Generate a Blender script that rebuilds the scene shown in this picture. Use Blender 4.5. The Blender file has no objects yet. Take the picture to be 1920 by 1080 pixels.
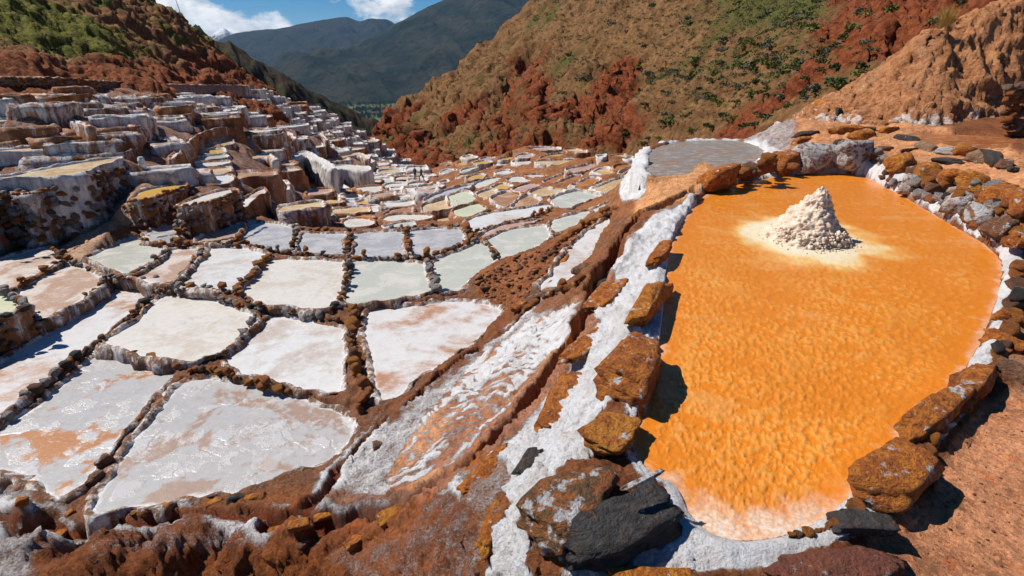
import bpy, bmesh, math, random, time
import numpy as np
from mathutils import Vector, Matrix, Euler

T0 = time.time()
random.seed(7)
rng = np.random.default_rng(11)
SC = bpy.context.scene
COL = SC.collection
R = math.radians

# ------------------------------------------------------------------ camera
FPX = 1000.0                       # focal length in photo pixels (1920 wide)
PITCH = math.atan2(420.0, FPX)     # eye level lies at photo row 120
CP, SP = math.cos(PITCH), math.sin(PITCH)
cam_d = bpy.data.cameras.new('camera')
cam_d.sensor_width = 36.0
cam_d.lens = 36.0 * FPX / 1920.0
cam_d.clip_start = 0.05
cam_d.clip_end = 60000.0
cam = bpy.data.objects.new('camera', cam_d)
COL.objects.link(cam)
cam.location = (0, 0, 0)
cam.rotation_euler = (math.pi / 2 - PITCH, 0, 0)
SC.camera = cam

# ------------------------------------------------------------------ world and sun
SUN_EL, SUN_AZ = R(50), R(-72)     # azimuth measured from +Y (view direction) towards +X
sun_dir = Vector((math.sin(SUN_AZ) * math.cos(SUN_EL), math.cos(SUN_AZ) * math.cos(SUN_EL), math.sin(SUN_EL)))
sl = bpy.data.lights.new('sun', 'SUN')
sl.energy = 5.0
sl.angle = R(0.5)
sl.color = (1.0, 0.95, 0.87)
so = bpy.data.objects.new('sun', sl)
so.rotation_euler = (-sun_dir).to_track_quat('-Z', 'Y').to_euler()
COL.objects.link(so)

wd = bpy.data.worlds.new('World')
SC.world = wd
wd.use_nodes = True
wt = wd.node_tree
wt.nodes.clear()
def wn(t, **k):
    n = wt.nodes.new(t)
    for a, b in k.items(): setattr(n, a, b)
    return n
sky = wn('ShaderNodeTexSky', sky_type='NISHITA')
sky.sun_disc = False
sky.sun_elevation = SUN_EL
sky.sun_rotation = SUN_AZ
sky.altitude = 3200
sky.air_density = 1.0
sky.dust_density = 0.3
sky.ozone_density = 2.0
tc = wn('ShaderNodeTexCoord')
sep = wn('ShaderNodeSeparateXYZ')
wt.links.new(tc.outputs['Generated'], sep.inputs[0])
# cumulus: noise over direction, all round the horizon
mp = wn('ShaderNodeMapping'); mp.inputs['Scale'].default_value = (1, 1, 1.9); mp.inputs['Location'].default_value = (3.3, 1.7, 0.1)
wt.links.new(tc.outputs['Generated'], mp.inputs[0])
nz = wn('ShaderNodeTexNoise'); nz.inputs['Scale'].default_value = 7.0; nz.inputs['Detail'].default_value = 9; nz.inputs['Roughness'].default_value = 0.56
wt.links.new(mp.outputs[0], nz.inputs['Vector'])
band = wn('ShaderNodeValToRGB')
e = band.color_ramp.elements
e[0].position = 0.0; e[0].color = (.75, .75, .75, 1)
e[1].position = 0.45; e[1].color = (.0, .0, .0, 1)
x = e.new(0.05); x.color = (1, 1, 1, 1)
x = e.new(0.11); x.color = (.66, .66, .66, 1)
wt.links.new(sep.outputs['Z'], band.inputs[0])
ad = wn('ShaderNodeMath', operation='MULTIPLY_ADD'); ad.inputs[1].default_value = 0.36; 
wt.links.new(band.outputs[0], ad.inputs[0]); wt.links.new(nz.outputs['Fac'], ad.inputs[2])
cr = wn('ShaderNodeValToRGB')
cr.color_ramp.elements[0].position = 0.80; cr.color_ramp.elements[1].position = 0.87
wt.links.new(ad.outputs[0], cr.inputs[0])
nz2 = wn('ShaderNodeTexNoise'); nz2.inputs['Scale'].default_value = 22.0; nz2.inputs['Detail'].default_value = 6
wt.links.new(mp.outputs[0], nz2.inputs['Vector'])
cc = wn('ShaderNodeValToRGB')
cc.color_ramp.elements[0].position = 0.36; cc.color_ramp.elements[0].color = (7.0, 7.4, 8.2, 1)
cc.color_ramp.elements[1].position = 0.56; cc.color_ramp.elements[1].color = (12.5, 12.5, 12.5, 1)
wt.links.new(nz2.outputs['Fac'], cc.inputs[0])
hs = wn('ShaderNodeHueSaturation'); hs.inputs['Saturation'].default_value = 1.55; hs.inputs['Value'].default_value = 0.86
wt.links.new(sky.outputs[0], hs.inputs['Color'])
mx = wn('ShaderNodeMix', data_type='RGBA')
wt.links.new(cr.outputs[0], mx.inputs[0]); wt.links.new(hs.outputs[0], mx.inputs[6]); wt.links.new(cc.outputs[0], mx.inputs[7])
bg = wn('ShaderNodeBackground'); bg.inputs[1].default_value = 0.075
wt.links.new(mx.outputs[2], bg.inputs[0])
wo = wn('ShaderNodeOutputWorld')
wt.links.new(bg.outputs[0], wo.inputs[0])

SC.view_settings.view_transform = 'Standard'
SC.view_settings.look = 'None'
SC.view_settings.exposure = 0.28
SC.view_settings.gamma = 1.0
SC.view_settings.use_curve_mapping = False

# ------------------------------------------------------------------ projection helpers
def ray(u, v):
    a, b, c = np.asarray(u, float) - 960.0, 540.0 - np.asarray(v, float), FPX
    return a, c * CP + b * SP, b * CP - c * SP
def P(u, v, z):                    # point of a photo pixel on the level z
    a, y, zz = ray(u, v)
    t = z / zz
    return np.array([a * t, y * t, z])
def Dp(u, v, r):                   # point of a photo pixel at distance r ahead of the camera
    a, y, zz = ray(u, v)
    t = r / y
    return np.array([a * t, y * t, zz * t])
def proj(x, y, z):
    c = y * CP - z * SP
    b = y * SP + z * CP
    c = np.maximum(c, 0.05)
    return 960 + FPX * x / c, 540 - FPX * b / c

# ------------------------------------------------------------------ numpy noise
def _h(ix, iy, iz, s):
    n = (ix.astype(np.int64) * 374761393 + iy.astype(np.int64) * 668265263 + iz.astype(np.int64) * 2147483647 + s * 1274126177) & 0x7fffffff
    n = ((n ^ (n >> 13)) * 1274126177) & 0x7fffffff
    n = ((n ^ (n >> 16)) * 668265263) & 0x7fffffff
    return ((n ^ (n >> 15)) & 0xffff) / 32767.5 - 1.0
def vnoise(x, y, z=None, s=0):
    x = np.asarray(x, float); y = np.asarray(y, float)
    z = np.zeros_like(x) if z is None else np.asarray(z, float)
    ix, iy, iz = np.floor(x), np.floor(y), np.floor(z)
    fx, fy, fz = x - ix, y - iy, z - iz
    q = lambda f: f * f * f * (f * (f * 6 - 15) + 10)
    fx, fy, fz = q(fx), q(fy), q(fz)
    o = 0
    for dx in (0, 1):
        wx = fx if dx else 1 - fx
        for dy in (0, 1):
            wy = fy if dy else 1 - fy
            for dz in (0, 1):
                wz = fz if dz else 1 - fz
                o = o + _h(ix + dx, iy + dy, iz + dz, s) * wx * wy * wz
    return o
def vnoise2(x, y, s=0):
    x = np.asarray(x, float); y = np.asarray(y, float)
    ix, iy = np.floor(x), np.floor(y)
    fx, fy = x - ix, y - iy
    q = lambda f: f * f * f * (f * (f * 6 - 15) + 10)
    fx, fy = q(fx), q(fy)
    z0 = np.zeros_like(ix)
    return ((_h(ix, iy, z0, s) * (1 - fx) + _h(ix + 1, iy, z0, s) * fx) * (1 - fy)
            + (_h(ix, iy + 1, z0, s) * (1 - fx) + _h(ix + 1, iy + 1, z0, s) * fx) * fy)
def fbm(x, y, f=1.0, o=4, s=0, g=0.5):
    x = np.asarray(x, float); y = np.asarray(y, float)
    t = 0; a = 1.0
    for k in range(o):
        c, d = math.cos(0.6 * k + s), math.sin(0.6 * k + s)
        t = t + a * vnoise2((c * x - d * y) * f + 17.3 * k, (d * x + c * y) * f - 9.1 * k, s + k)
        f *= 2.03; a *= g
    return t
def ridged(x, y, f=1.0, o=4, s=0, g=0.5):
    t = 0; a = 1.0
    for k in range(o):
        t = t + a * (1 - 2 * np.abs(vnoise2(x * f + 7.7 * k, y * f + 3.1 * k, s + k)))
        f *= 2.05; a *= g
    return t
def sstep(a, b, x):
    t = np.clip((x - a) / (b - a), 0, 1)
    return t * t * (3 - 2 * t)

# ------------------------------------------------------------------ geometry helpers
def inside(px, py, poly):
    poly = np.asarray(poly, float)
    r = np.zeros(px.shape, bool)
    x0, y0 = poly[-1][:2]
    for p in poly:
        x1, y1 = p[:2]
        if y0 != y1:
            c = ((y0 > py) != (y1 > py)) & (px < (x1 - x0) * (py - y0) / (y1 - y0) + x0)
            r ^= c
        x0, y0 = x1, y1
    return r
def segdist(px, py, pts, closed=False):
    pts = np.asarray(pts, float)
    n = len(pts)
    best = np.full(px.shape, 1e9)
    par = np.zeros(px.shape)
    L = 0.0
    for i in range(n if closed else n - 1):
        a, b = pts[i][:2], pts[(i + 1) % n][:2]
        d = b - a
        l2 = float(d @ d) + 1e-12
        t = np.clip(((px - a[0]) * d[0] + (py - a[1]) * d[1]) / l2, 0, 1)
        q = np.hypot(px - a[0] - t * d[0], py - a[1] - t * d[1])
        m = q < best
        best[m] = q[m]
        par[m] = L + (t * math.sqrt(l2))[m]
        L += math.sqrt(l2)
    return best, par
def catmull(pts, step, closed=True):
    pts = [np.asarray(p, float) for p in pts]
    n = len(pts)
    out = []
    for i in range(n if closed else n - 1):
        if closed:
            p0, p1, p2, p3 = pts[(i - 1) % n], pts[i], pts[(i + 1) % n], pts[(i + 2) % n]
        else:
            p0, p1, p2, p3 = pts[max(i - 1, 0)], pts[i], pts[i + 1], pts[min(i + 2, n - 1)]
        m = max(1, int(round(np.linalg.norm((p2 - p1)[:2]) / step)))
        for k in range(m):
            t = k / m
            out.append(0.5 * ((2 * p1) + (p2 - p0) * t * 0.8 + (2 * p0 - 5 * p1 + 4 * p2 - p3) * t * t * 0.8
                              + (3 * p1 - p0 - 3 * p2 + p3) * t ** 3 * 0.8) + 0.1 * 0 if False else
                       cat1(p0, p1, p2, p3, t))
    if not closed: out.append(pts[-1])
    return np.array(out)
def cat1(p0, p1, p2, p3, t):
    m1, m2 = (p2 - p0) * 0.4, (p3 - p1) * 0.4
    t2, t3 = t * t, t * t * t
    return (2 * t3 - 3 * t2 + 1) * p1 + (t3 - 2 * t2 + t) * m1 + (-2 * t3 + 3 * t2) * p2 + (t3 - t2) * m2
def area2(p):
    x, y = p[:, 0], p[:, 1]
    return 0.5 * float(np.sum(x * np.roll(y, -1) - np.roll(x, -1) * y))
def px(s):                         # "u,v u,v ..." -> list of pixel pairs
    return [tuple(float(c) for c in w.split(',')) for w in s.split()]
def zpx(s, ox, oy, k):             # pixels read in an enlarged crop
    return [(ox + a / k, oy + b / k) for a, b in px(s)]

def mesh_obj(name, verts, faces, mat, parent=None, smooth=True, attrs=None, loc=None):
    me = bpy.data.meshes.new(name)
    verts = np.asarray(verts, np.float32)
    if isinstance(faces, np.ndarray):
        k = faces.shape[1]; nf = len(faces)
        me.vertices.add(len(verts)); me.vertices.foreach_set('co', verts.ravel())
        me.loops.add(nf * k); me.loops.foreach_set('vertex_index', faces.astype(np.int32).ravel())
        me.polygons.add(nf)
        me.polygons.foreach_set('loop_start', np.arange(0, nf * k, k, dtype=np.int32))
        me.update(calc_edges=True)
    else:
        me.from_pydata(verts.tolist(), [], [list(map(int, f)) for f in faces])
        me.update()
    if smooth:
        me.polygons.foreach_set('use_smooth', np.ones(len(me.polygons), bool))
    if attrs:
        for k, (typ, dat) in attrs.items():
            at = me.attributes.new(k, typ, 'POINT')
            dat = np.asarray(dat, np.float32)
            at.data.foreach_set('color' if typ == 'FLOAT_COLOR' else 'value', dat.ravel())
    for m in (mat if isinstance(mat, (list, tuple)) else [mat]): me.materials.append(m)
    o = bpy.data.objects.new(name, me)
    COL.objects.link(o)
    if parent: o.parent = parent
    if loc is not None: o.location = loc
    return o
def grid_faces(nr, nc, wrap=False):
    i = np.arange(nr - 1)[:, None]; j = np.arange(nc if wrap else nc - 1)[None, :]
    a = i * nc + j; b = i * nc + (j + 1) % nc; c = (i + 1) * nc + (j + 1) % nc; d = (i + 1) * nc + j
    return np.stack([a, b, c, d], -1).reshape(-1, 4)
def empty(name, loc=(0, 0, 0)):
    o = bpy.data.objects.new(name, None)
    o.empty_display_size = 0.2
    COL.objects.link(o)
    o.location = loc
    return o
def tag(o, label, cat, group=None):
    o['label'] = label; o['category'] = cat
    if group: o['group'] = group
    return o
def struct(o, kind='structure'):
    o['kind'] = kind
    return o

def crag(X, Y, H, amp, f0, octs, seed, gain=0.55, billow=True, zs=1.0):
    """push a height sheet out along its normals by 3D noise, so that steep faces turn rocky"""
    d_r = np.stack([np.gradient(X, axis=0), np.gradient(Y, axis=0), np.gradient(H, axis=0)], -1)
    d_a = np.stack([np.gradient(X, axis=1), np.gradient(Y, axis=1), np.gradient(H, axis=1)], -1)
    N = np.cross(d_a, d_r); N /= np.linalg.norm(N, axis=-1, keepdims=True) + 1e-12
    N[N[..., 2] < 0] *= -1
    t = 0; f = f0; a = 1.0
    for k in range(octs):
        n = vnoise(X * f + 3 * k, Y * f, H * f * zs, seed + k)
        t = t + a * ((0.75 - 2 * np.abs(n)) if billow and k in (1, 2, 3) else n)
        f *= 2.1; a *= gain
    t = t * amp
    return X + N[..., 0] * t, Y + N[..., 1] * t, H + N[..., 2] * t
class RBF:
    def __init__(self, pts, lam=0.02):
        p = np.asarray(pts, float)
        self.c = p[:, :2]; n = len(p)
        K = np.hypot(*(self.c[:, None, :] - self.c[None, :, :]).transpose(2, 0, 1))
        A = np.zeros((n + 3, n + 3)); A[:n, :n] = -K + lam * np.eye(n) * -1 * -1
        A[:n, n] = 1; A[:n, n + 1:n + 3] = self.c
        A[n, :n] = 1; A[n + 1:n + 3, :n] = self.c.T
        b = np.zeros(n + 3); b[:n] = p[:, 2]
        self.w = np.linalg.solve(A, b); self.n = n
    def __call__(self, x, y):
        x = np.asarray(x, float); y = np.asarray(y, float)
        sh = x.shape; x = x.ravel().astype(np.float32); y = y.ravel().astype(np.float32)
        out = np.empty(len(x)); w = self.w.astype(np.float32); n = self.n
        cx, cy = self.c[:, 0].astype(np.float32), self.c[:, 1].astype(np.float32)
        for k in range(0, len(x), 20000):
            a, b = x[k:k + 20000], y[k:k + 20000]
            d = np.sqrt((a[:, None] - cx) ** 2 + (b[:, None] - cy) ** 2)
            out[k:k + 20000] = -(d @ w[:n]) + w[n] + w[n + 1] * a + w[n + 2] * b
        return out.reshape(sh)
# ------------------------------------------------------------------ materials
class NT:
    def __init__(self, name, disp=None):
        self.m = bpy.data.materials.new(name); self.m.use_nodes = True
        self.t = self.m.node_tree; self.t.nodes.clear()
        self.out = self.n('ShaderNodeOutputMaterial')
        self.geo = None
    def n(self, typ, **k):
        q = self.t.nodes.new(typ)
        for a, b in k.items(): setattr(q, a, b)
        return q
    def put(self, sock, val):
        if hasattr(val, 'is_output'): self.t.links.new(val, sock)
        elif isinstance(val, (tuple, list)) and len(val) == 3 and sock.type == 'RGBA': sock.default_value = (*val, 1)
        else: sock.default_value = val
    def pos(self):
        if not self.geo: self.geo = self.n('ShaderNodeNewGeometry')
        return self.geo.outputs['Position']
    def obj(self): return self.n('ShaderNodeTexCoord').outputs['Object']
    def scale(self, v, s, loc=(0, 0, 0), rot=(0, 0, 0)):
        q = self.n('ShaderNodeMapping'); q.inputs['Scale'].default_value = s
        q.inputs['Location'].default_value = loc; q.inputs['Rotation'].default_value = rot
        self.put(q.inputs[0], v); return q.outputs[0]
    def noise(self, v, s, d=4, r=0.55, dist=0.0):
        q = self.n('ShaderNodeTexNoise'); self.put(q.inputs['Vector'], v); self.put(q.inputs['Scale'], s)
        q.inputs['Detail'].default_value = d; q.inputs['Roughness'].default_value = r; q.inputs['Distortion'].default_value = dist
        return q.outputs['Fac']
    def voro(self, v, s, feat='F1', rnd=1.0, out='Distance'):
        q = self.n('ShaderNodeTexVoronoi', feature=feat); self.put(q.inputs['Vector'], v); self.put(q.inputs['Scale'], s)
        q.inputs['Randomness'].default_value = rnd
        return q.outputs[out]
    def math(self, op, a, b=0.0, c=None, clamp=False):
        q = self.n('ShaderNodeMath', operation=op, use_clamp=clamp)
        self.put(q.inputs[0], a); self.put(q.inputs[1], b)
        if c is not None: self.put(q.inputs[2], c)
        return q.outputs[0]
    def ramp(self, f, a, b, lo=0.0, hi=1.0):
        q = self.n('ShaderNodeMapRange', interpolation_type='SMOOTHSTEP')
        self.put(q.inputs[0], f); self.put(q.inputs[1], a); self.put(q.inputs[2], b); self.put(q.inputs[3], lo); self.put(q.inputs[4], hi)
        return q.outputs[0]
    def mix(self, f, a, b, blend='MIX'):
        q = self.n('ShaderNodeMix', data_type='RGBA', blend_type=blend)
        self.put(q.inputs[0], f); self.put(q.inputs[6], a); self.put(q.inputs[7], b); return q.outputs[2]
    def attr(self, name, out='Fac'): return self.n('ShaderNodeAttribute', attribute_name=name).outputs[out]
    def rand(self): return self.n('ShaderNodeObjectInfo').outputs['Random']
    def sep(self, v):
        q = self.n('ShaderNodeSeparateXYZ'); self.put(q.inputs[0], v); return q.outputs
    def bump(self, h, s=0.5, d=0.02, nrm=None):
        q = self.n('ShaderNodeBump'); self.put(q.inputs['Height'], h); q.inputs['Strength'].default_value = s; q.inputs['Distance'].default_value = d
        if nrm is not None: self.put(q.inputs['Normal'], nrm)
        return q.outputs[0]
    def done(self, color, rough=0.85, nrm=None, spec=0.3, **k):
        p = self.n('ShaderNodeBsdfPrincipled')
        self.put(p.inputs['Base Color'], color); self.put(p.inputs['Roughness'], rough)
        self.put(p.inputs['Specular IOR Level'], spec)
        for a, b in k.items(): self.put(p.inputs[a], b)
        if nrm is not None: self.put(p.inputs['Normal'], nrm)
        self.t.links.new(p.outputs[0], self.out.inputs[0])
        return self.m

WHITE = (0.72, 0.71, 0.70)
# --- soil, mud and salt crust of the near ground; 'base' and 'salt' are stored on the mesh
def ground_mat():
    g = NT('earth_and_salt_crust'); p = g.pos()
    base = g.attr('base', 'Color'); salt = g.attr('salt')
    n1 = g.noise(p, 1.6, 6, 0.6); ps = g.scale(p, (1, 1, 0.35)); n2 = g.noise(ps, 9.0, 8, 0.65); n3 = g.noise(p, 48.0, 8, 0.75)
    n4 = g.noise(g.scale(p, (1, 1, 0.4), (31, 7, 3)), 5.0, 7, 0.65)
    v = g.math('ADD', g.math('MULTIPLY', n1, 0.5), g.math('MULTIPLY', n2, 0.5))
    c = g.mix(g.ramp(v, 0.32, 0.68), g.mix(1.0, base, (0.46, 0.40, 0.37), 'MULTIPLY'), g.mix(1.0, base, (1.45, 1.38, 1.34), 'MULTIPLY'))
    c = g.mix(g.ramp(n4, 0.56, 0.70, 0, 0.65), c, g.mix(1.0, base, (1.5, 0.85, 0.45), 'MULTIPLY'))
    n6 = g.noise(g.scale(p, (1, 1, 0.5), (11, 3, 8)), 3.1, 7, 0.7, 0.5)
    c = g.mix(g.ramp(n6, 0.58, 0.68, 0, 0.7), c, g.mix(0.6, base, (0.45, 0.15, 0.025)))
    c = g.mix(g.ramp(n6, 0.30, 0.40, 0.75, 0), c, g.mix(0.75, base, (0.07, 0.03, 0.018)))
    gr = g.sep(g.voro(ps, 52.0, 'F1', 1.0, 'Color'))
    c = g.mix(g.ramp(gr[0], 0.55, 1.0, 0, 0.40), c, g.mix(1.0, base, (1.9, 1.5, 1.2), 'MULTIPLY'))
    c = g.mix(g.ramp(gr[1], 0.6, 1.0, 0, 0.45), c, g.mix(1.0, base, (0.3, 0.26, 0.24), 'MULTIPLY'))
    c = g.mix(g.ramp(n3, 0.56, 0.70, 0, 0.75), c, (0.04, 0.020, 0.012))
    sf = g.math('ADD', g.math('MULTIPLY', g.math('SUBTRACT', salt, 0.5), 1.5), g.math('ADD', g.math('MULTIPLY', n2, 0.35), g.math('MULTIPLY', n3, 0.65)))
    sf = g.math('ADD', sf, g.math('MULTIPLY', g.math('SUBTRACT', n4, 0.5), 0.40))
    sf = g.ramp(sf, 0.40, 0.64)
    sc = g.mix(g.ramp(n4, 0.38, 0.62), (0.78, 0.78, 0.80), (0.66, 0.63, 0.62))
    sc = g.mix(g.ramp(n3, 0.34, 0.50, 0.55, 0), sc, (0.38, 0.33, 0.31))
    sc = g.mix(g.ramp(n2, 0.58, 0.72, 0, 0.6), sc, (0.33, 0.20, 0.14))
    c = g.mix(sf, c, sc)
    h = g.math('ADD', g.math('MULTIPLY', n2, 1.0), g.math('MULTIPLY', n3, 0.45))
    h = g.math('ADD', h, g.math('MULTIPLY', sf, 0.25))
    h = g.math('ADD', h, g.math('MULTIPLY', gr[0], 0.16))
    nb = g.bump(h, 1.0, 0.065)
    wet = g.attr('wet')
    c = g.mix(g.math('MULTIPLY', wet, 0.92), c, (0.17, 0.036, 0.010))
    return g.done(c, g.math('SUBTRACT', 0.9, g.math('MULTIPLY', wet, 0.72)), nb, 0.25)
# --- mud and salt walls that hold the pans: streaks run down the face
def wall_mat(name='salt_streaked_wall', brown=(0.20, 0.085, 0.038), rust=(0.48, 0.17, 0.035), amt=0.0, scale=1.0):
    g = NT(name); p = g.pos()
    st = g.scale(p, (1, 1, 0.16))
    a = g.noise(st, 7.0 * scale, 6, 0.65, 0.3); b = g.noise(st, 2.2 * scale, 4, 0.6); d = g.noise(p, 22.0 * scale, 6, 0.7)
    e = g.noise(g.scale(p, (1, 1, .5), (5, 9, 2)), 4.5 * scale, 6, 0.65)
    salt = g.attr('salt')
    c = g.mix(g.ramp(b, 0.35, 0.65), brown, (brown[0] * 2.0, brown[1] * 2.1, brown[2] * 2.2))
    c = g.mix(g.ramp(e, 0.52, 0.66, 0, 0.85), c, rust)
    c = g.mix(g.ramp(d, 0.55, 0.72, 0, 0.85), c, (0.030, 0.017, 0.012))
    f = g.math('ADD', g.math('ADD', g.math('MULTIPLY', a, 0.75), g.math('MULTIPLY', d, 0.3)), g.math('MULTIPLY', g.math('SUBTRACT', salt, 0.5), 0.62))
    f = g.math('ADD', f, g.math('ADD', amt, g.math('MULTIPLY', g.math('SUBTRACT', b, 0.5), 0.5)))
    f = g.ramp(f, 0.50, 0.68)
    w = g.mix(g.ramp(a, 0.35, 0.65), (0.42, 0.38, 0.36), (0.74, 0.72, 0.70))
    c = g.mix(f, c, w)
    h = g.math('ADD', g.math('MULTIPLY', a, 1.0), g.math('MULTIPLY', d, 0.6))
    return g.done(c, 0.85, g.bump(h, 1.0, 0.06 / scale), 0.25)
# --- pan floors: a crust or brine colour, patches of another, white edge
def pan_mat(name, c1, c2, amt, sc=1.6, rough=0.5, white=0.5, fleck=0.0, flakes=False, bump=0.3, spec=0.25, edge=0.75):
    g = NT(name)
    p = g.pos(); r = g.rand()
    off = g.n('ShaderNodeCombineXYZ'); g.put(off.inputs[0], g.math('MULTIPLY', r, 37.0)); g.put(off.inputs[1], g.math('MULTIPLY', r, 91.0))
    ad = g.n('ShaderNodeVectorMath', operation='ADD'); g.put(ad.inputs[0], p); g.put(ad.inputs[1], off.outputs[0]); q = ad.outputs[0]
    a = g.noise(q, sc, 7, 0.62, 0.6); b = g.noise(q, sc * 7, 6, 0.7); d = g.noise(q, 60.0, 4, 0.7)
    f = g.math('ADD', g.math('MULTIPLY', a, 0.8), g.math('MULTIPLY', b, 0.25))
    t = 0.525 - (amt - 0.5) * 0.42
    f2 = g.ramp(f, t - (0.025 if flakes else 0.07), t + (0.03 if flakes else 0.09))
    c = g.mix(f2, c1, c2)
    c = g.mix(g.ramp(b, 0.35, 0.7, 0, 0.4), c, g.mix(1.0, c, (0.78, 0.74, 0.70), 'MULTIPLY'))
    hh = g.math('MULTIPLY', b, 0.6)
    if flakes:                      # broken plates of dry salt
        k = g.n('ShaderNodeVectorMath', operation='ADD'); g.put(k.inputs[0], q)
        wv = g.n('ShaderNodeVectorMath', operation='SCALE'); nn = g.n('ShaderNodeTexNoise'); nn.inputs['Scale'].default_value = 3.0; nn.inputs['Detail'].default_value = 5; g.put(nn.inputs['Vector'], q)
        g.put(wv.inputs[0], nn.outputs['Color']); wv.inputs['Scale'].default_value = 0.42; g.put(k.inputs[1], wv.outputs[0])
        ed = g.voro(k.outputs[0], 3.2, 'DISTANCE_TO_EDGE'); cell = g.voro(k.outputs[0], 3.2, 'F1', 1.0, 'Color')
        cell = g.sep(cell)[0]
        on = g.math('MULTIPLY', g.ramp(cell, 0.30, 0.75), g.ramp(ed, 0.0, 0.10, 0.25, 1.0))
        on = g.math('MULTIPLY', on, g.ramp(g.noise(q, 2.5, 8, 0.7), 0.44, 0.56))
        c = g.mix(on, c, g.mix(cell, (0.62, 0.61, 0.61), (0.48, 0.46, 0.46)))
        hh = g.math('ADD', hh, g.math('MULTIPLY', on, 0.8))
    if fleck:
        c = g.mix(g.math('MULTIPLY', g.ramp(g.noise(g.scale(q, (1, 2.2, 1)), 17.0, 4, 0.75), 0.56, 0.66), fleck), c, WHITE)
    ew = g.math('ADD', g.attr('edge'), g.math('MULTIPLY', g.math('SUBTRACT', b, 0.5), 0.9))
    c = g.mix(g.math('MULTIPLY', g.ramp(ew, 0.45, 0.75), edge), c, (0.64, 0.63, 0.62))
    hh = g.math('ADD', hh, g.math('MULTIPLY', d, 0.25))
    return g.done(c, g.ramp(f2, 0, 1, rough, rough + 0.12), g.bump(hh, bump, 0.02), spec)
GREY = (0.52, 0.51, 0.52)
PM = {
    'white':  pan_mat('white_salt_crust', (0.62, 0.615, 0.61), (0.48, 0.41, 0.37), 0.44, 0.9, 0.32, bump=0.35, fleck=.5),
    'whitebrown': pan_mat('white_salt_with_brown_mud', (0.60, 0.585, 0.585), (0.40, 0.21, 0.12), 0.42, 0.7, 0.38, bump=0.35, fleck=.6),
    'flaky':  pan_mat('broken_grey_salt_crust', (0.44, 0.425, 0.42), (0.35, 0.245, 0.19), 0.42, 1.2, 0.24, spec=.45, flakes=True, bump=0.5),
    'ochre':  pan_mat('grey_salt_over_ochre_mud', (0.44, 0.425, 0.42), (0.42, 0.18, 0.06), 0.36, 0.9, 0.25, spec=.45, flakes=True, bump=0.4, fleck=.4),
    'cream':  pan_mat('cream_salt_slush', (0.62, 0.59, 0.54), (0.53, 0.47, 0.41), 0.45, 1.3, 0.35, bump=0.2, fleck=.3),
    'grey':   pan_mat('grey_brine_with_salt_flecks', (0.36, 0.35, 0.36), (0.47, 0.45, 0.45), 0.5, 2.0, 0.25, fleck=0.75, bump=0.35),
    'green':  pan_mat('pale_green_brine', (0.60, 0.61, 0.42), (0.52, 0.53, 0.38), 0.5, 1.0, 0.2, bump=0.06, edge=.4, spec=.2),
    'greygreen': pan_mat('grey_green_brine', (0.46, 0.47, 0.41), (0.58, 0.55, 0.50), 0.45, 1.3, 0.22, fleck=.55, bump=0.2),
    'tan':    pan_mat('tan_brine', (0.52, 0.34, 0.16), (0.60, 0.46, 0.28), 0.5, 1.0, 0.22, bump=0.06, edge=.5, spec=.15),
    'gold':   pan_mat('golden_brine', (0.58, 0.37, 0.08), (0.52, 0.29, 0.07), 0.5, 1.0, 0.22, bump=0.06, edge=.4, spec=.15),
    'brown':  pan_mat('brown_brine', (0.36, 0.18, 0.08), (0.50, 0.32, 0.18), 0.45, 0.9, 0.25, bump=0.1, edge=.5, spec=.15),
    'orange': pan_mat('rust_orange_brine', (0.40, 0.14, 0.02), (0.46, 0.21, 0.07), 0.4, 1.0, 0.25, bump=0.08, edge=.3, spec=.15),
    'pink':   pan_mat('pinkish_brine', (0.48, 0.28, 0.21), (0.58, 0.46, 0.40), 0.45, 1.0, 0.22, bump=0.08, edge=.6),
    'pinkmud': pan_mat('pinkish_mud_under_thin_salt', (0.42, 0.27, 0.19), (0.56, 0.50, 0.46), 0.5, 1.6, 0.4, fleck=.6, bump=0.3),
}
PAN_WORDS = {'white': 'white crusted', 'whitebrown': 'white crusted', 'flaky': 'flaky grey', 'ochre': 'ochre stained', 'cream': 'cream coloured', 'grey': 'grey',
             'green': 'pale green', 'greygreen': 'grey green', 'tan': 'tan', 'gold': 'golden', 'brown': 'brown', 'orange': 'rust orange', 'pink': 'pinkish', 'pinkmud': 'pinkish brown'}
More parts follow.
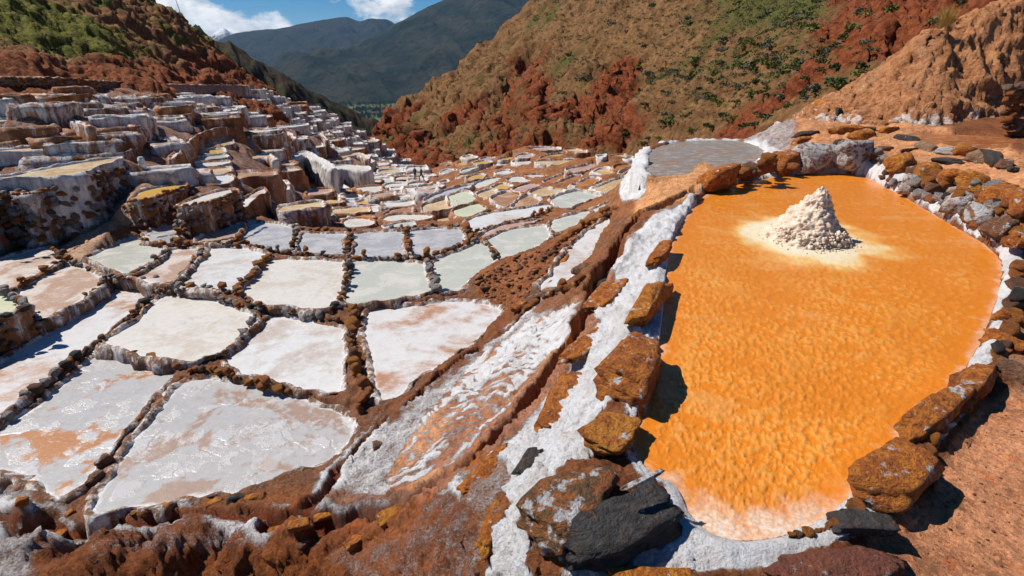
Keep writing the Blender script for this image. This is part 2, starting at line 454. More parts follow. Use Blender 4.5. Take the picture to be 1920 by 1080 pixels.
# --- loose stones
def stone_mat(name, c1, c2, dark, salt=0.0, sc=11.0):
    g = NT(name); q = g.obj(); r = g.rand()
    ad = g.n('ShaderNodeVectorMath', operation='ADD'); g.put(ad.inputs[0], q)
    cb = g.n('ShaderNodeCombineXYZ'); g.put(cb.inputs[0], g.math('MULTIPLY', r, 53.0)); g.put(ad.inputs[1], cb.outputs[0]); q = ad.outputs[0]
    a = g.noise(q, sc, 6, 0.65, 0.4); b = g.noise(q, sc * 3.5, 6, 0.7); l = g.noise(g.scale(q, (1, 1, 4), rot=(0.5, 0.3, 0)), sc * 1.3, 5, 0.65)
    c = g.mix(g.ramp(a, 0.42, 0.58), c1, c2)
    c = g.mix(g.ramp(r, 0.0, 1.0, 0.0, 0.14), c, (0.16, 0.10, 0.07))
    c = g.mix(g.ramp(l, 0.55, 0.68, 0, 0.8), c, dark)
    c = g.mix(g.ramp(b, 0.58, 0.70, 0, 0.75), c, (0.025, 0.014, 0.010))
    geo = g.n('ShaderNodeNewGeometry'); nz = g.sep(geo.outputs['Normal'])[2]
    s = g.math('ADD', g.noise(g.scale(q, (1, 1, 1), (3, 8, 1)), sc * 0.8, 6, 0.65), salt - 0.5)
    c = g.mix(g.ramp(s, 0.50, 0.58), c, (0.64, 0.63, 0.63))
    h = g.math('ADD', g.math('ADD', g.math('MULTIPLY', l, 1.0), g.math('MULTIPLY', b, 0.8)), g.math('MULTIPLY', a, 1.2))
    return g.done(c, 0.75, g.bump(h, 1.0, 0.85 / sc), 0.35)
ST = {
    'rust': stone_mat('rust_orange_rock', (0.68, 0.215, 0.018), (0.42, 0.11, 0.014), (0.10, 0.03, 0.012), 0.42),
    'rustsalt': stone_mat('rust_rock_with_salt_patches', (0.40, 0.13, 0.03), (0.16, 0.085, 0.035), (0.06, 0.05, 0.03), 0.475),
    'gold': stone_mat('golden_ochre_rock', (0.70, 0.265, 0.024), (0.48, 0.14, 0.014), (0.12, 0.04, 0.014), 0.39),
    'slate': stone_mat('dark_slate_rock', (0.075, 0.072, 0.072), (0.045, 0.042, 0.040), (0.20, 0.09, 0.04), 0.36),
    'brown': stone_mat('brown_rock', (0.20, 0.095, 0.05), (0.30, 0.14, 0.07), (0.07, 0.035, 0.02), 0.40),
    'salted': stone_mat('salt_caked_rock', (0.26, 0.14, 0.09), (0.36, 0.19, 0.10), (0.10, 0.05, 0.03), 0.56),
    'red': stone_mat('red_conglomerate_rock', (0.30, 0.09, 0.045), (0.24, 0.07, 0.04), (0.12, 0.05, 0.03), 0.40),
    'tan': stone_mat('tan_rock', (0.44, 0.27, 0.16), (0.36, 0.21, 0.12), (0.18, 0.09, 0.05), 0.42),
}
def leaf_mat(name, c1, c2):
    g = NT(name); r = g.rand()
    c = g.mix(g.noise(g.pos(), 1.5, 3), c1, c2)
    c = g.mix(g.ramp(r, 0, 1, 0, 0.5), c, (c1[0] * 1.6, c1[1] * 1.3, c1[2] * 1.1))
    return g.done(c, 0.7, None, 0.2)
LEAF = [leaf_mat('dark_scrub_leaves', (0.026, 0.042, 0.012), (0.055, 0.080, 0.020)),
        leaf_mat('grey_green_scrub_leaves', (0.075, 0.085, 0.055), (0.12, 0.13, 0.085)),
        leaf_mat('olive_scrub_leaves', (0.085, 0.11, 0.018), (0.15, 0.17, 0.03))]
# --- hillsides
def hill_mat(name, soil, soil2, green, gamt, red=None, cliff=0.6, sc=1.0, fade=None):
    g = NT(name); p = g.pos()
    geo = g.n('ShaderNodeNewGeometry'); nz = g.sep(geo.outputs['Normal'])[2]
    a = g.noise(p, 0.05 * sc, 7, 0.6, 0.4); b = g.noise(p, 0.4 * sc, 7, 0.68); d = g.noise(p, 2.2 * sc, 6, 0.7); e = g.noise(g.scale(p, (1, 1, 1), (40, 12, 5)), 0.11 * sc, 6, 0.62)
    c = g.mix(g.ramp(b, 0.36, 0.64), soil, soil2)
    c = g.mix(g.ramp(d, 0.40, 0.65, 0.55, 0), c, (soil[0] * .4, soil[1] * .38, soil[2] * .38))
    if red:
        gl = g.attr('gully')
        c = g.mix(g.ramp(g.math('ADD', gl, g.math('MULTIPLY', g.math('SUBTRACT', b, 0.5), 1.0)), 0.40, 0.65), c, g.mix(g.ramp(d, .35, .65), red, (red[0] * .42, red[1] * .36, red[2] * .36)))
    gf = g.math('ADD', g.math('ADD', g.math('MULTIPLY', e, 0.8), g.math('MULTIPLY', b, 0.35)), g.math('MULTIPLY', d, 0.25))
    gf = g.math('ADD', gf, gamt - 0.5)
    if red: gf = g.math('SUBTRACT', gf, g.math('MULTIPLY', g.attr('gully'), 0.25))
    gf = g.math('ADD', gf, g.math('MULTIPLY', g.attr('veg'), 0.3))
    gf = g.math('MULTIPLY', g.ramp(gf, 0.66, 0.80), g.ramp(nz, cliff - .12, cliff + .08))
    c = g.mix(gf, c, g.mix(g.ramp(d, 0.35, 0.6), (green[0] * .45, green[1] * .45, green[2] * .5), green))
    h = g.math('ADD', g.math('MULTIPLY', b, 1.0), g.math('MULTIPLY', d, 0.5))
    return g.done(c, 0.95, g.bump(h, 0.9, 0.7 / sc), 0.1)
def plain(name, col, rough=0.8, n=None, var=0.25):
    g = NT(name); q = g.noise(g.obj(), n or 12.0, 5, 0.6)
    c = g.mix(g.ramp(q, 0.35, 0.65), tuple(x * (1 - var) for x in col), tuple(min(1, x * (1 + var)) for x in col))
    return g.done(c, rough, g.bump(q, 0.3, 0.02), 0.3)
M_GROUND = ground_mat()
M_WALL = wall_mat(amt=-0.035, scale=1.3)
M_WALLN = wall_mat('mud_rim', amt=-0.04, brown=(0.14, 0.075, 0.045), scale=1.6)
M_WALLW = wall_mat('white_salt_cascade_wall', amt=0.16)
M_WALLB = wall_mat('brown_mud_wall', amt=-0.10)
M_WALLF = wall_mat('far_salt_streaked_wall', amt=0.02, scale=0.7)
WALLS = [M_WALLF, M_WALLF, M_WALLW, M_WALLB]
# ------------------------------------------------------------------ traced pans: (polygon, level, kind, rim width, rim height, wall depth, label)
Z6 = lambda s: zpx(s, 480, 360, 3)
ZB = lambda s: zpx(s, 400, 140, 4)
Z7 = lambda s: zpx(s, 780, 240, 4)
PANS = []
def pan(poly, z, kind, label=None, rw=0.10, rh=0.05, dep=0.5, cat='near', wall=None):
    PANS.append(dict(poly=poly, z=z, kind=kind, label=label, rw=rw, rh=rh, dep=dep, cat=cat, wall=wall))
# lower left field, nearest first
pan(px('345,718 400,712 470,722 560,748 630,772 662,800 655,830 620,862 540,892 440,925 330,940 235,955 180,963 185,930 205,895 240,845 290,780'), -4.28, 'flaky', 'large flaky grey salt pan nearest the camera, above the red trickle')
pan(px('-70,850 0,805 60,768 120,722 182,664 230,668 330,696 300,730 250,790 200,855 150,915 110,935 60,905 0,880 -60,890'), -4.30, 'ochre', 'ochre streaked grey salt pan at the lower left corner')
pan(px('-80,735 0,682 60,642 150,590 210,530 300,545 240,592 180,640 140,668 80,715 0,782 -80,830'), -4.22, 'whitebrown', 'long diagonal white salt pan running off the left edge')
pan(px('310,555 380,560 470,590 478,605 440,645 400,670 330,677 200,646 260,600'), -4.14, 'cream', 'smooth cream coloured salt pan ringed by dark stones, left of centre')
pan(px('520,592 560,600 640,615 648,640 645,700 640,735 600,735 520,715 440,695 428,680 440,655 490,610'), -4.20, 'white', 'white salt pan with a faint pink stain, left of the stone spine')
pan(px('700,582 770,575 860,565 940,580 930,600 880,650 800,700 750,740 718,755 705,720 690,650 685,610'), -4.14, 'whitebrown', 'white salt pan with brown stains right of the stone spine')
pan(px('505,490 560,487 645,493 650,520 635,560 618,580 560,578 500,572 455,555 450,548'), -4.05, 'cream', 'pale salt pan in the second row behind the pink stained one')
pan(px('655,493 720,490 790,495 800,520 810,548 760,560 700,570 645,572 640,568 655,530'), -4.05, 'greygreen', 'pale grey flecked salt pan behind the brown stained white one')
pan(px('815,490 860,472 905,455 930,490 890,520 860,545 830,552 815,530'), -4.08, 'greygreen', 'grey green salt pan beside the brown earth heap')
pan(Z7('525,850 700,770 960,735 1000,800 990,830 880,910 640,990 560,900'), -4.12, 'greygreen', 'sage green salt pan above the brown earth heap')
pan(Z7('1015,740 1040,690 1280,625 1310,640 1190,740 1040,800'), -4.15, 'greygreen', 'grey green salt pan inside white curbs beside the earth heap')
pan(Z7('1320,620 1400,580 1530,540 1520,570 1350,640'), -4.15, 'greygreen', 'narrow grey salt pan under the white curb near the orange pool bank')
pan(px('450,420 500,418 555,430 550,460 545,475 470,462 440,450'), -4.02, 'grey', 'grey flecked salt pan, leftmost of the row of four')
pan(px('560,440 650,440 655,450 650,480 560,475 555,470'), -4.04, 'grey', 'grey flecked salt pan, second from left in the row of four')
pan(px('660,440 755,435 760,445 762,480 660,480'), -4.04, 'grey', 'grey flecked salt pan, third from left in the row of four')
pan(px('768,435 860,430 868,445 865,460 800,482 770,478'), -4.06, 'grey', 'dark grey flecked salt pan, rightmost of the row of four')
pan(px('385,462 430,460 500,478 488,492 445,540 430,548 335,535 360,500'), -4.00, 'white', 'greyish white salt pan between two diagonal stone rows')
pan(px('320,470 375,468 378,478 330,530 310,533 250,520 290,495'), -3.97, 'pinkmud', 'pinkish brown salt pan between diagonal stone rows')
pan(px('235,448 255,443 300,455 310,475 270,505 240,515 165,485 180,478'), -3.94, 'greygreen', 'mottled pale salt pan at the foot of the earth ramp')
pan(px('275,440 300,425 335,420 345,420 330,450 310,458 278,452'), -3.88, 'grey', 'small grey salt pan below the streaked wall')
pan(px('-60,500 0,485 60,470 95,467 115,493 60,520 20,545 -50,560'), -3.98, 'pinkmud', 'brownish salt pan at the left edge under the tall wall')
pan(px('120,500 160,505 195,525 185,540 130,575 80,600 60,590 35,550 80,520'), -4.02, 'pinkmud', 'pink stained salt pan beside the small raised green pan')
pan(px('-70,570 0,556 30,565 42,577 20,590 -70,625'), -3.72, 'green', 'small raised pale green pan cut by the left edge', dep=0.8, rh=.07)
pan(px('372,455 395,432 450,420 445,440 438,449 420,457'), -3.94, 'pinkmud', 'reddish salt pan in shade under the brown wall')
pan(px('1140,412 1142,440 1100,490 1070,520 1040,545 1015,550 1020,530 1050,490 1090,445'), -3.52, 'white', 'long white salt pan on the bank beside the orange stones')
pan(Z7('360,720 480,660 640,630 980,580 1010,600 960,640 750,700 560,750 420,800 370,770'), -4.25, 'white', 'long white crusted strip above the sage green pan')
pan(Z7('450,830 640,735 930,690 920,705 680,770 490,845'), -4.2, 'pink', 'thin pinkish strip of brine under the white strip', rw=.06)
# raised pans on the left
pan(px('-40,338 25,330 120,311 205,298 226,299 180,316 125,332'), -2.46, 'tan', 'raised tan brine pan on top of the tall streaked wall', rw=.08, dep=1.7)
pan(px('-70,352 0,343 20,336 118,335 90,352 64,364 0,362 -70,378'), -2.76, 'white', 'raised white pan in front of the tan one at the left edge', rw=.1, rh=.06, dep=1.5)
pan(px('245,376 270,358 340,346 347,350 290,370'), -3.15, 'gold', 'raised golden brine pan at the top of the ramp', rw=.09, dep=1.0)
pan(px('335,386 375,370 430,356 442,360 400,376 350,388'), -3.22, 'cream', 'raised white pan over the brown wall', rw=.09, dep=1.0)
for i, (s, k) in enumerate([('352,340 365,334 428,329 438,340 420,347 356,350', 'white'), ('352,325 362,320 428,315 432,323 420,327 356,331', 'tan'),
                            ('358,311 368,307 424,303 428,310 362,317', 'cream'), ('366,299 376,295 420,291 424,298 370,304', 'greygreen'),
                            ('372,288 384,283 418,280 420,287 376,292', 'gold'), ('384,277 396,271 434,264 432,273 390,281', 'tan')]):
    pan(px(s), -3.35 + 0.02 * i, k, '%s brine strip, %s of the ladder of narrow pans' % (PAN_WORDS[k], ['nearest', 'second', 'third', 'fourth', 'fifth', 'farthest'][i]), rw=.07, dep=.5)
# the terrace that bulges out on the right of the valley
def bz(u, v):                       # level of that terrace, falling to the left and away
    return -4.35 - 0.0075 * max(0, 1130 - u) * (1 if v < 345 else 0.45) - 0.0055 * max(0, 380 - v)
def bulge(s, k, dz=0.0, rw=.09):
    q = Z7(s); c = np.mean(q, axis=0)
    dz += 0.16 * math.sin(c[0] * 12.9 + c[1] * 78.2)
    pan(q, bz(*c) + dz, k, None, rw=rw, rh=.075, dep=.9, cat='bulge')
for s, k in [('70,560 90,530 230,470 400,430 410,440 240,510', 'grey'), ('60,580 230,530 300,600 80,640', 'tan'), ('240,520 370,478 455,540 305,595', 'green'),
             ('85,650 270,630 320,690 325,735 95,745', 'tan'), ('280,625 460,572 520,625 350,685', 'green'), ('465,495 560,462 610,490 520,570 470,530', 'tan'),
             ('570,455 650,420 725,445 620,480', 'gold'), ('570,525 695,480 780,515 670,600 590,560', 'brown'), ('725,465 850,420 930,435 790,500', 'pink'),
             ('855,490 950,452 1130,480 1080,500 950,530', 'tan'), ('720,600 830,510 930,545 890,590', 'brown'), ('420,440 520,390 650,370 640,395 540,440 450,475', 'cream'),
             ('680,395 760,365 880,405 790,430', 'cream'), ('800,360 920,352 1000,365 930,392', 'cream'), ('960,405 1130,345 1165,355 1010,425', 'orange'),
             ('1030,430 1190,365 1240,375 1100,440', 'orange'), ('1165,440 1300,380 1385,395 1290,445 1220,455', 'orange'), ('1125,315 1330,275 1370,285 1280,325 1200,335', 'pink'),
             ('1330,335 1420,300 1490,330 1440,365', 'tan'), ('1480,310 1510,285 1610,275 1610,295 1530,320', 'orange'), ('1525,340 1610,305 1605,335 1530,355', 'orange'),
             ('1020,530 1200,475 1350,500 1380,520 1200,590 1100,620 1040,580', 'greygreen'), ('1340,455 1560,370 1570,440 1530,475 1400,500', 'tan'),
             ('925,235 1000,205 1130,195 1145,225 1000,240', 'gold'), ('890,258 940,248 1190,243 1195,262 1060,288 930,280', 'tan'), ('750,215 800,200 890,205 860,230 760,238', 'pink'),
             ('725,260 760,244 855,243 840,285 760,285', 'cream'), ('690,200 760,175 820,180 800,205', 'gold'), ('610,240 720,215 715,240 640,250', 'gold'),
             ('480,240 530,222 610,225 560,245', 'pink'), ('430,265 490,250 575,255 560,270 470,285', 'gold'), ('500,290 570,278 570,292 530,302', 'tan'),
             ('590,285 620,258 700,262 690,285 620,295', 'white'), ('345,225 400,210 465,225 400,240', 'tan'), ('300,275 350,258 400,270 380,292', 'gold'),
             ('175,268 230,255 270,270 240,287', 'brown'), ('180,340 240,312 310,320 260,350', 'grey'), ('340,320 440,293 470,298 400,325 350,335', 'green'),
             ('310,368 370,340 480,312 540,322 430,348 330,385', 'tan'), ('380,378 460,350 520,357 490,390 400,400', 'gold'), ('590,340 680,320 740,345 650,360', 'white'),
             ('30,440 120,430 210,440 120,470 30,475', 'tan'), ('165,410 230,397 250,412 190,425', 'brown'), ('1115,165 1200,160 1300,185 1230,197 1150,185', 'tan'),
             ('1350,218 1420,207 1400,232', 'cream'), ('1440,232 1480,208 1575,207 1540,240', 'tan'), ('1560,242 1620,218 1610,255', 'tan'), ('840,165 900,150 1060,150 1080,170 930,180', 'pink')]:
    bulge(s, k)
# valley floor pans between the two slopes
def vz(u, v): return -4.75 - 0.030 * max(0, 420 - v) - 0.0022 * max(0, u - 620)
def vale(q, k, dz=0.0):
    c = np.mean(q, axis=0)
    pan(q, vz(*c) + dz, k, None, rw=.09, rh=.05, dep=1.2, cat='vale')
for s, k in [('310,140 345,75 420,90 510,130 480,165 330,165', 'green'), ('680,190 760,105 870,90 875,150 800,180 700,200', 'brown'), ('440,60 550,50 555,110 500,120', 'grey'),
             ('570,90 680,80 680,120 570,120', 'cream'), ('700,75 790,60 800,85 690,115', 'white'), ('505,160 600,150 660,165 640,195 510,205', 'cream'),
             ('530,142 600,135 670,142 650,156', 'orange'), ('720,198 800,178 880,168 885,200 730,206', 'greygreen'), ('240,0 300,30 290,60 262,70', 'pink')]:
    vale(Z6(s), k)
for s, k in [('1115,945 1280,910 1290,930 1200,955', 'white'), ('1190,900 1280,890 1280,908 1190,912', 'cream'),
             ('1215,840 1310,835 1300,855 1210,860', 'white'), ('1160,870 1280,862 1290,880 1170,890', 'cream'), ('1310,845 1450,833 1440,852 1320,862', 'tan'),
             ('1320,820 1410,812 1400,828', 'cream'), ('1290,905 1370,900 1360,925 1290,928', 'tan'), ('1300,872 1420,864 1420,882 1300,890', 'brown'),
             ('750,920 840,910 860,960 780,975', 'cream'), ('690,860 850,870 850,900 740,905', 'cream'), ('570,760 640,755 670,810 600,815', 'cream'),
             ('670,790 740,785 740,805 680,810', 'cream'), ('1040,800 1150,798 1140,828 1050,830', 'orange'), ('885,860 980,850 960,880 890,885', 'white'),
             ('640,870 690,880 720,930 700,980 650,960', 'pink'), ('995,915 1060,910 1060,940 1000,942', 'gold'),
             ('460,650 550,645 560,680 470,690', 'white'), ('290,622 400,592 420,612 300,632', 'green'), ('270,655 440,634 330,668', 'cream')]:
    q = ZB(s); c = np.mean(q, axis=0)
    vale(q, k, 1.0 * max(0, min(1, (560 - c[0]) / 60)))

# salt streaked ledges of the left hillside: front edge, level, depth, wall height
LEDGES = [
    ('-60,236 0,231 50,225 107,217', -1.75, 1.3, 1.1, 'grey', 'W', 'long white wall at the left edge'),
    ('-60,190 5,187 50,186 95,183', -1.28, 1.5, 0.9, 'cream', 'W', 'upper white wall under the lower footpath'),
    ('112,212 140,232 165,240', -1.75, 0.8, 1.2, 'cream', 'F', 'short streaked wall beside the brown earth cut'),
    ('185,236 240,232 300,226', -2.15, 1.6, 1.7, 'brown', 'B', 'broad brown wall beside the ladder pans'),
    ('200,196 240,200 270,206', -1.75, 1.2, 0.9, 'brown', 'B', 'rounded brown earth bank under the footpath'),
    ('272,198 300,197 322,198', -1.95, 1.2, 0.9, 'cream', 'W', 'white streaked ledge right of the brown bank'),
    ('415,203 440,202 458,203', -2.45, 1.2, 1.0, 'grey', 'W', 'pale grey wall in the middle of the left slope'),
    ('350,226 372,220 390,216', -2.35, 1.0, 1.0, 'tan', 'F', 'streaked wall above the curving footpath'),
    ('392,216 408,215 420,216', -2.4, 1.0, 0.9, 'cream', 'W', 'small white wall above the curving footpath'),
    ('302,265 325,262 332,270', -2.55, 0.8, 0.9, 'white', 'F', 'small white block by the curving footpath'),
    ('322,303 345,277 370,254 402,243 446,239', -2.72, 0.7, 0.9, 'pinkmud', 'B', 'curved brown wall carrying the pale footpath'),
    ('300,285 318,280 330,284', -2.8, 0.8, 0.7, 'greygreen', 'F', 'small green topped block under the brown wall'),
    ('490,243 540,240 575,236', -4.3, 1.4, 1.3, 'white', 'W', 'wide white wall at the middle of the slope'),
    ('545,300 575,292 622,318', -4.7, 1.3, 1.3, 'white', 'W', 'big white streaked block above the valley pans'),
    ('590,328 640,318 690,322', -5.6, 1.4, 1.6, 'cream', 'W', 'long white cascade wall above the valley floor'),
    ('470,300 500,296 515,302', -3.9, 1.0, 1.0, 'tan', 'F', 'tan topped block beside the white ridge'),
    ('505,250 540,252 552,262', -4.5, 1.2, 1.3, 'cream', 'F', 'stepped block under the wide white wall'),
    ('560,262 600,255 612,265', -5.0, 1.2, 1.4, 'gold', 'F', 'yellow topped block on the far slope'),
    ('630,300 670,292 690,300', -6.3, 1.3, 1.5, 'tan', 'F', 'tan topped block low on the far slope'),
    ('455,395 480,372 497,365', -3.75, 0.9, 1.3, 'pinkmud', 'B', 'brown rocky wall by the green valley pan'),
    ('500,385 520,365 540,358', -4.2, 0.9, 1.2, 'white', 'F', 'rocky salted wall beside the pink valley pan'),
]
for s_, z_, d_, h_, k_, w_, l_ in LEDGES:
    fr_ = [P(u, v, z_)[:2] for u, v in px(s_)]
    bk_ = [q * (1 + d_ / np.hypot(*q)) for q in fr_][::-1]
    p3 = fr_ + bk_
    PANS.append(dict(poly=px(s_), w=np.array(p3), z=z_, kind=k_, label=l_, rw=.08, rh=.05, dep=h_, cat='ledge', wall={'W': M_WALLW, 'B': M_WALLB, 'F': M_WALLF}[w_]))
vale(px('478,412 520,404 556,410 548,424 500,424'), 'white', 0.35)
vale(px('500,397 540,389 575,394 560,404 515,404'), 'pink', 0.2)
ORANGE = px('1300,388 1330,362 1390,343 1470,330 1560,324 1620,332 1680,360 1740,395 1800,430 1850,460 1878,492 1875,540 1855,600 1830,660 1790,720 1740,770 1690,820 1640,870 1600,925 1530,985 1430,1012 1340,1005 1290,955 1265,905 1215,885 1185,840 1192,790 1215,720 1235,650 1242,580 1247,520 1257,460 1275,422')
GREYP = px('1212,318 1218,285 1250,270 1300,264 1380,264 1425,275 1440,290 1420,302 1380,310 1330,322 1280,330 1230,332')
BROWNP = px('1690,256 1730,250 1800,252 1870,258 1900,268 1890,280 1840,284 1790,280 1740,270')
ZO, ZG, ZBR = -2.4, -2.28, -1.78
def lift(q, z): return np.array([P(u, v, z)[:2] for u, v in q])
W_OR = catmull(lift(ORANGE, ZO), 0.08); W_GR = catmull(lift(GREYP, ZG), 0.12); W_BR = catmull(lift(BROWNP, ZBR), 0.12)

# ------------------------------------------------------------------ control points of the land
CT = []
def c3(s):
    for w in s.split():
        u, v, z = (float(q) for q in w.split(','))
        CT.append(P(u, v, z))
def cr_(s):
    for w in s.split():
        u, v, r = (float(q) for q in w.split(','))
        CT.append(Dp(u, v, r))
def cx(s):                          # (u, distance, z): points hidden from the camera
    for w in s.split():
        u, r, z = (float(q) for q in w.split(','))
        a = math.atan2(u - 960, FPX * CP * 1.0 + 0)
        CT.append(np.array([r * math.tan(a), r, z]))
# bank on the left of the orange pool, salt band, crack, slab, trickle
c3('1290,372,-2.30 1250,420,-2.30 1225,480,-2.30 1210,560,-2.31 1190,620,-2.32 1150,740,-2.34 1100,860,-2.36 1050,960,-2.38 1000,1040,-2.40')
c3('1190,440,-2.36 1160,500,-2.40 1130,580,-2.46 1100,650,-2.52 1050,730,-2.58 990,820,-2.62 940,900,-2.66 900,980,-2.72 880,1060,-2.74')
c3('1230,385,-2.34 1180,420,-2.46 1140,480,-2.60 1110,560,-2.74 1075,640,-2.86 1020,720,-2.96 960,790,-3.06 900,850,-3.14 830,900,-3.30 760,940,-3.56 690,970,-3.80 690,930,-3.86 650,948,-3.93 740,955,-3.68 640,968,-3.95')
c3('1085,590,-2.98 1050,660,-3.10 980,740,-3.20 900,820,-3.30 820,890,-3.46 740,920,-3.70')
c3('1000,600,-3.42 920,650,-3.50 850,720,-3.58 790,790,-3.66 750,850,-3.74 720,900,-3.78')
c3('960,640,-3.72 900,690,-3.80 820,720,-3.95 713,800,-4.05 640,880,-4.05 610,930,-4.0')
c3('930,600,-4.0 960,585,-3.85 1010,570,-3.65 1060,545,-3.40 1100,520,-3.2 1130,480,-3.0 1150,430,-2.9 1165,390,-2.9')
c3('900,540,-4.0 940,515,-3.85 1000,500,-3.65 1040,500,-3.55 900,520,-3.95 970,480,-3.8 1060,450,-3.72 1100,420,-3.72 1130,405,-3.75 1010,530,-3.6')
c3('850,800,-3.44 1000,660,-3.24 950,690,-3.34')
# bottom left ridge with the red trickle, falling towards the camera
c3('560,965,-3.98 430,965,-4.02 300,985,-4.03 180,990,-4.05 60,985,-4.08 20,940,-4.1')
c3('560,1000,-3.96 430,1000,-4.0 300,1015,-4.02 180,1025,-4.05 0,1010,-4.1')
c3('560,1075,-4.3 430,1060,-4.5 300,1060,-4.65 180,1065,-4.75 60,1075,-4.8 -80,1050,-4.8')
c3('720,1010,-3.62 800,1000,-3.30 700,1070,-3.6 820,1070,-3.0')
cx('300,2.2,-5.2 700,1.8,-4.2 900,1.3,-3.1 960,1.0,-2.6 1100,1.0,-2.5 0,3,-5.4')
# orange pool surroundings
for q in W_OR[::10]: CT.append(np.array([q[0], q[1], ZO - 0.02]))
c3('1120,1060,-2.40 1250,1075,-2.42 1400,1060,-2.38 1560,1050,-2.40 1660,1000,-2.40 1750,870,-2.42 1830,770,-2.40 1880,700,-2.38 1900,600,-2.34 1905,520,-2.30 1900,440,-2.22')
c3('1800,960,-2.44 1900,880,-2.42 1900,1060,-2.46 1750,1060,-2.46 2000,800,-2.38 1990,600,-2.3 2000,1000,-2.44 1820,860,-2.44')
cx('1500,1.0,-2.45 1800,1.0,-2.46 2200,1.5,-2.4')
# back wall of the pool and the ledges above it
c3('1330,352,-2.22 1390,332,-2.2 1450,322,-2.18 1540,318,-2.25 1640,340,-2.2 1700,365,-2.2 1760,400,-2.2 1830,440,-2.22')
c3('1350,318,-2.02 1420,308,-1.98 1500,290,-1.95 1560,285,-1.90 1600,285,-1.88 1650,295,-1.85 1700,300,-1.85 1760,315,-1.85 1830,345,-1.90 1880,385,-1.95 1915,410,-1.95')
c3('1560,260,-1.85 1640,265,-1.83 1720,285,-1.80 1800,310,-1.82 1880,345,-1.86 1930,380,-1.85')
c3('1540,232,-1.72 1600,235,-1.75 1660,245,-1.78 1500,215,-1.5 1560,205,-1.45 1610,215,-1.55 1470,225,-1.62 1440,255,-1.95 1450,285,-2.1 1900,300,-1.7 1990,330,-1.6')
for q in W_BR[::6]: CT.append(np.array([q[0], q[1], ZBR + 0.02]))
# mound of tan earth between the pools, grey pool and its white dam
c3('1200,385,-2.62 1230,350,-2.40 1270,330,-2.25 1300,300,-1.98 1310,288,-1.92 1330,300,-2.0 1250,365,-2.38 1290,345,-2.25 1350,325,-2.1 1300,320,-2.12')
for q in W_GR[::6]: CT.append(np.array([q[0], q[1], ZG]))
c3('1205,300,-2.22 1240,264,-2.20 1300,257,-2.17 1390,257,-2.13 1190,330,-2.7 1180,350,-3.1 1175,365,-3.5 1178,320,-3.2')
cx('1180,20,-4.4 1220,22,-4.6 1300,22,-5 1400,22,-5 1250,19.5,-3.6 1320,19.5,-3.4 1420,19.5,-3.0 1480,19,-2.4')
cx('1560,22,-5 1650,22,-2.5 1750,22,-2 1900,20,-1 1560,19,-1.8')
# left ramp and hillside
c3('95,464,-3.96 120,462,-3.92 150,436,-3.78 190,408,-3.58 225,384,-3.34 145,474,-3.9 175,452,-3.72 205,426,-3.5 238,396,-3.28 160,490,-3.98 205,470,-3.98 252,446,-3.97 240,376,-3.28 290,345,-3.1 335,302,-2.95 362,264,-2.8 400,248,-2.75 440,240,-2.85 60,475,-3.97 0,478,-3.98')
c3('250,385,-3.25 330,395,-3.3 460,372,-3.5 470,410,-4.0 440,412,-3.95 500,395,-4.4 470,330,-3.9 450,300,-3.6 480,280,-3.7')
c3('0,285,-2.5 80,282,-2.45 150,275,-2.4 200,290,-2.5 0,225,-1.6 60,222,-1.6 130,205,-1.4 0,195,-1.45 100,185,-1.35 230,180,-1.5 260,250,-2.2 300,230,-2.2 200,235,-1.9')
c3('0,180,-1.25 130,177,-1.25 230,175,-1.35 300,172,-1.4')
c3('330,200,-2.1 380,210,-2.6 430,205,-2.7 480,190,-2.9 470,168,-2.5')
c3('500,330,-4.3 560,300,-4.9 520,240,-4.2 600,260,-6.6 620,220,-6.6 540,200,-4.4 560,350,-5.2 700,330,-8 760,300,-11.5 700,270,-9.5 790,335,-10.8 650,270,-8 740,340,-8.6')
c3('650,400,-5.2 720,400,-5.6 640,360,-6.0 760,380,-6.2 820,370,-6.0 680,350,-6.9 590,395,-5.0 540,400,-4.7 800,410,-5.1')
c3('900,370,-5.4 1000,330,-5.3 1000,275,-5.6 870,300,-6.9 830,318,-7.8 1180,290,-4.6 1100,350,-4.5 1150,380,-4.25 1050,380,-4.6 950,400,-4.7 1160,330,-4.4')
# behind the edges the land drops into the gorge
cx('1000,46,-15 900,52,-18 830,60,-20 1180,36,-13 1100,40,-14 790,72,-20 760,100,-30 700,120,-26 620,130,-18 1300,30,-9 1420,28,-8 1000,90,-26 850,110,-32 1200,70,-18 540,110,-9')
for p_ in PANS:
    if 'w' not in p_: p_['w'] = lift(p_['poly'], p_['z'])
    w = p_['w']
    rr = np.hypot(*w.mean(0))
    if rr < 22:
        for q in w: CT.append(np.array([q[0], q[1], p_['z']]))
    else:
        q = w.mean(0); CT.append(np.array([q[0], q[1], p_['z']]))
BASE = RBF(CT, 0.05)
print('control points', len(CT), 't', round(time.time() - T0, 1))

def pick(u, v, f=None, r0=1.0, r1=160.0):
    """where the ray through a photo pixel meets the land"""
    f = f or BASE
    a, y, z = ray(u, v); k = math.hypot(a, y)
    rs = np.exp(np.linspace(math.log(r0), math.log(r1), 500))
    x_, y_, z_ = a / k * rs, y / k * rs, z / k * rs
    d = z_ - f(x_, y_)
    i = np.argmax(d < 0)
    if not (d < 0).any(): i = len(rs) - 1
    if i > 0:
        t = d[i - 1] / (d[i - 1] - d[i] + 1e-9); r = rs[i - 1] + t * (rs[i] - rs[i - 1])
    else: r = rs[0]
    return np.array([a / k * r, y / k * r, z / k * r])

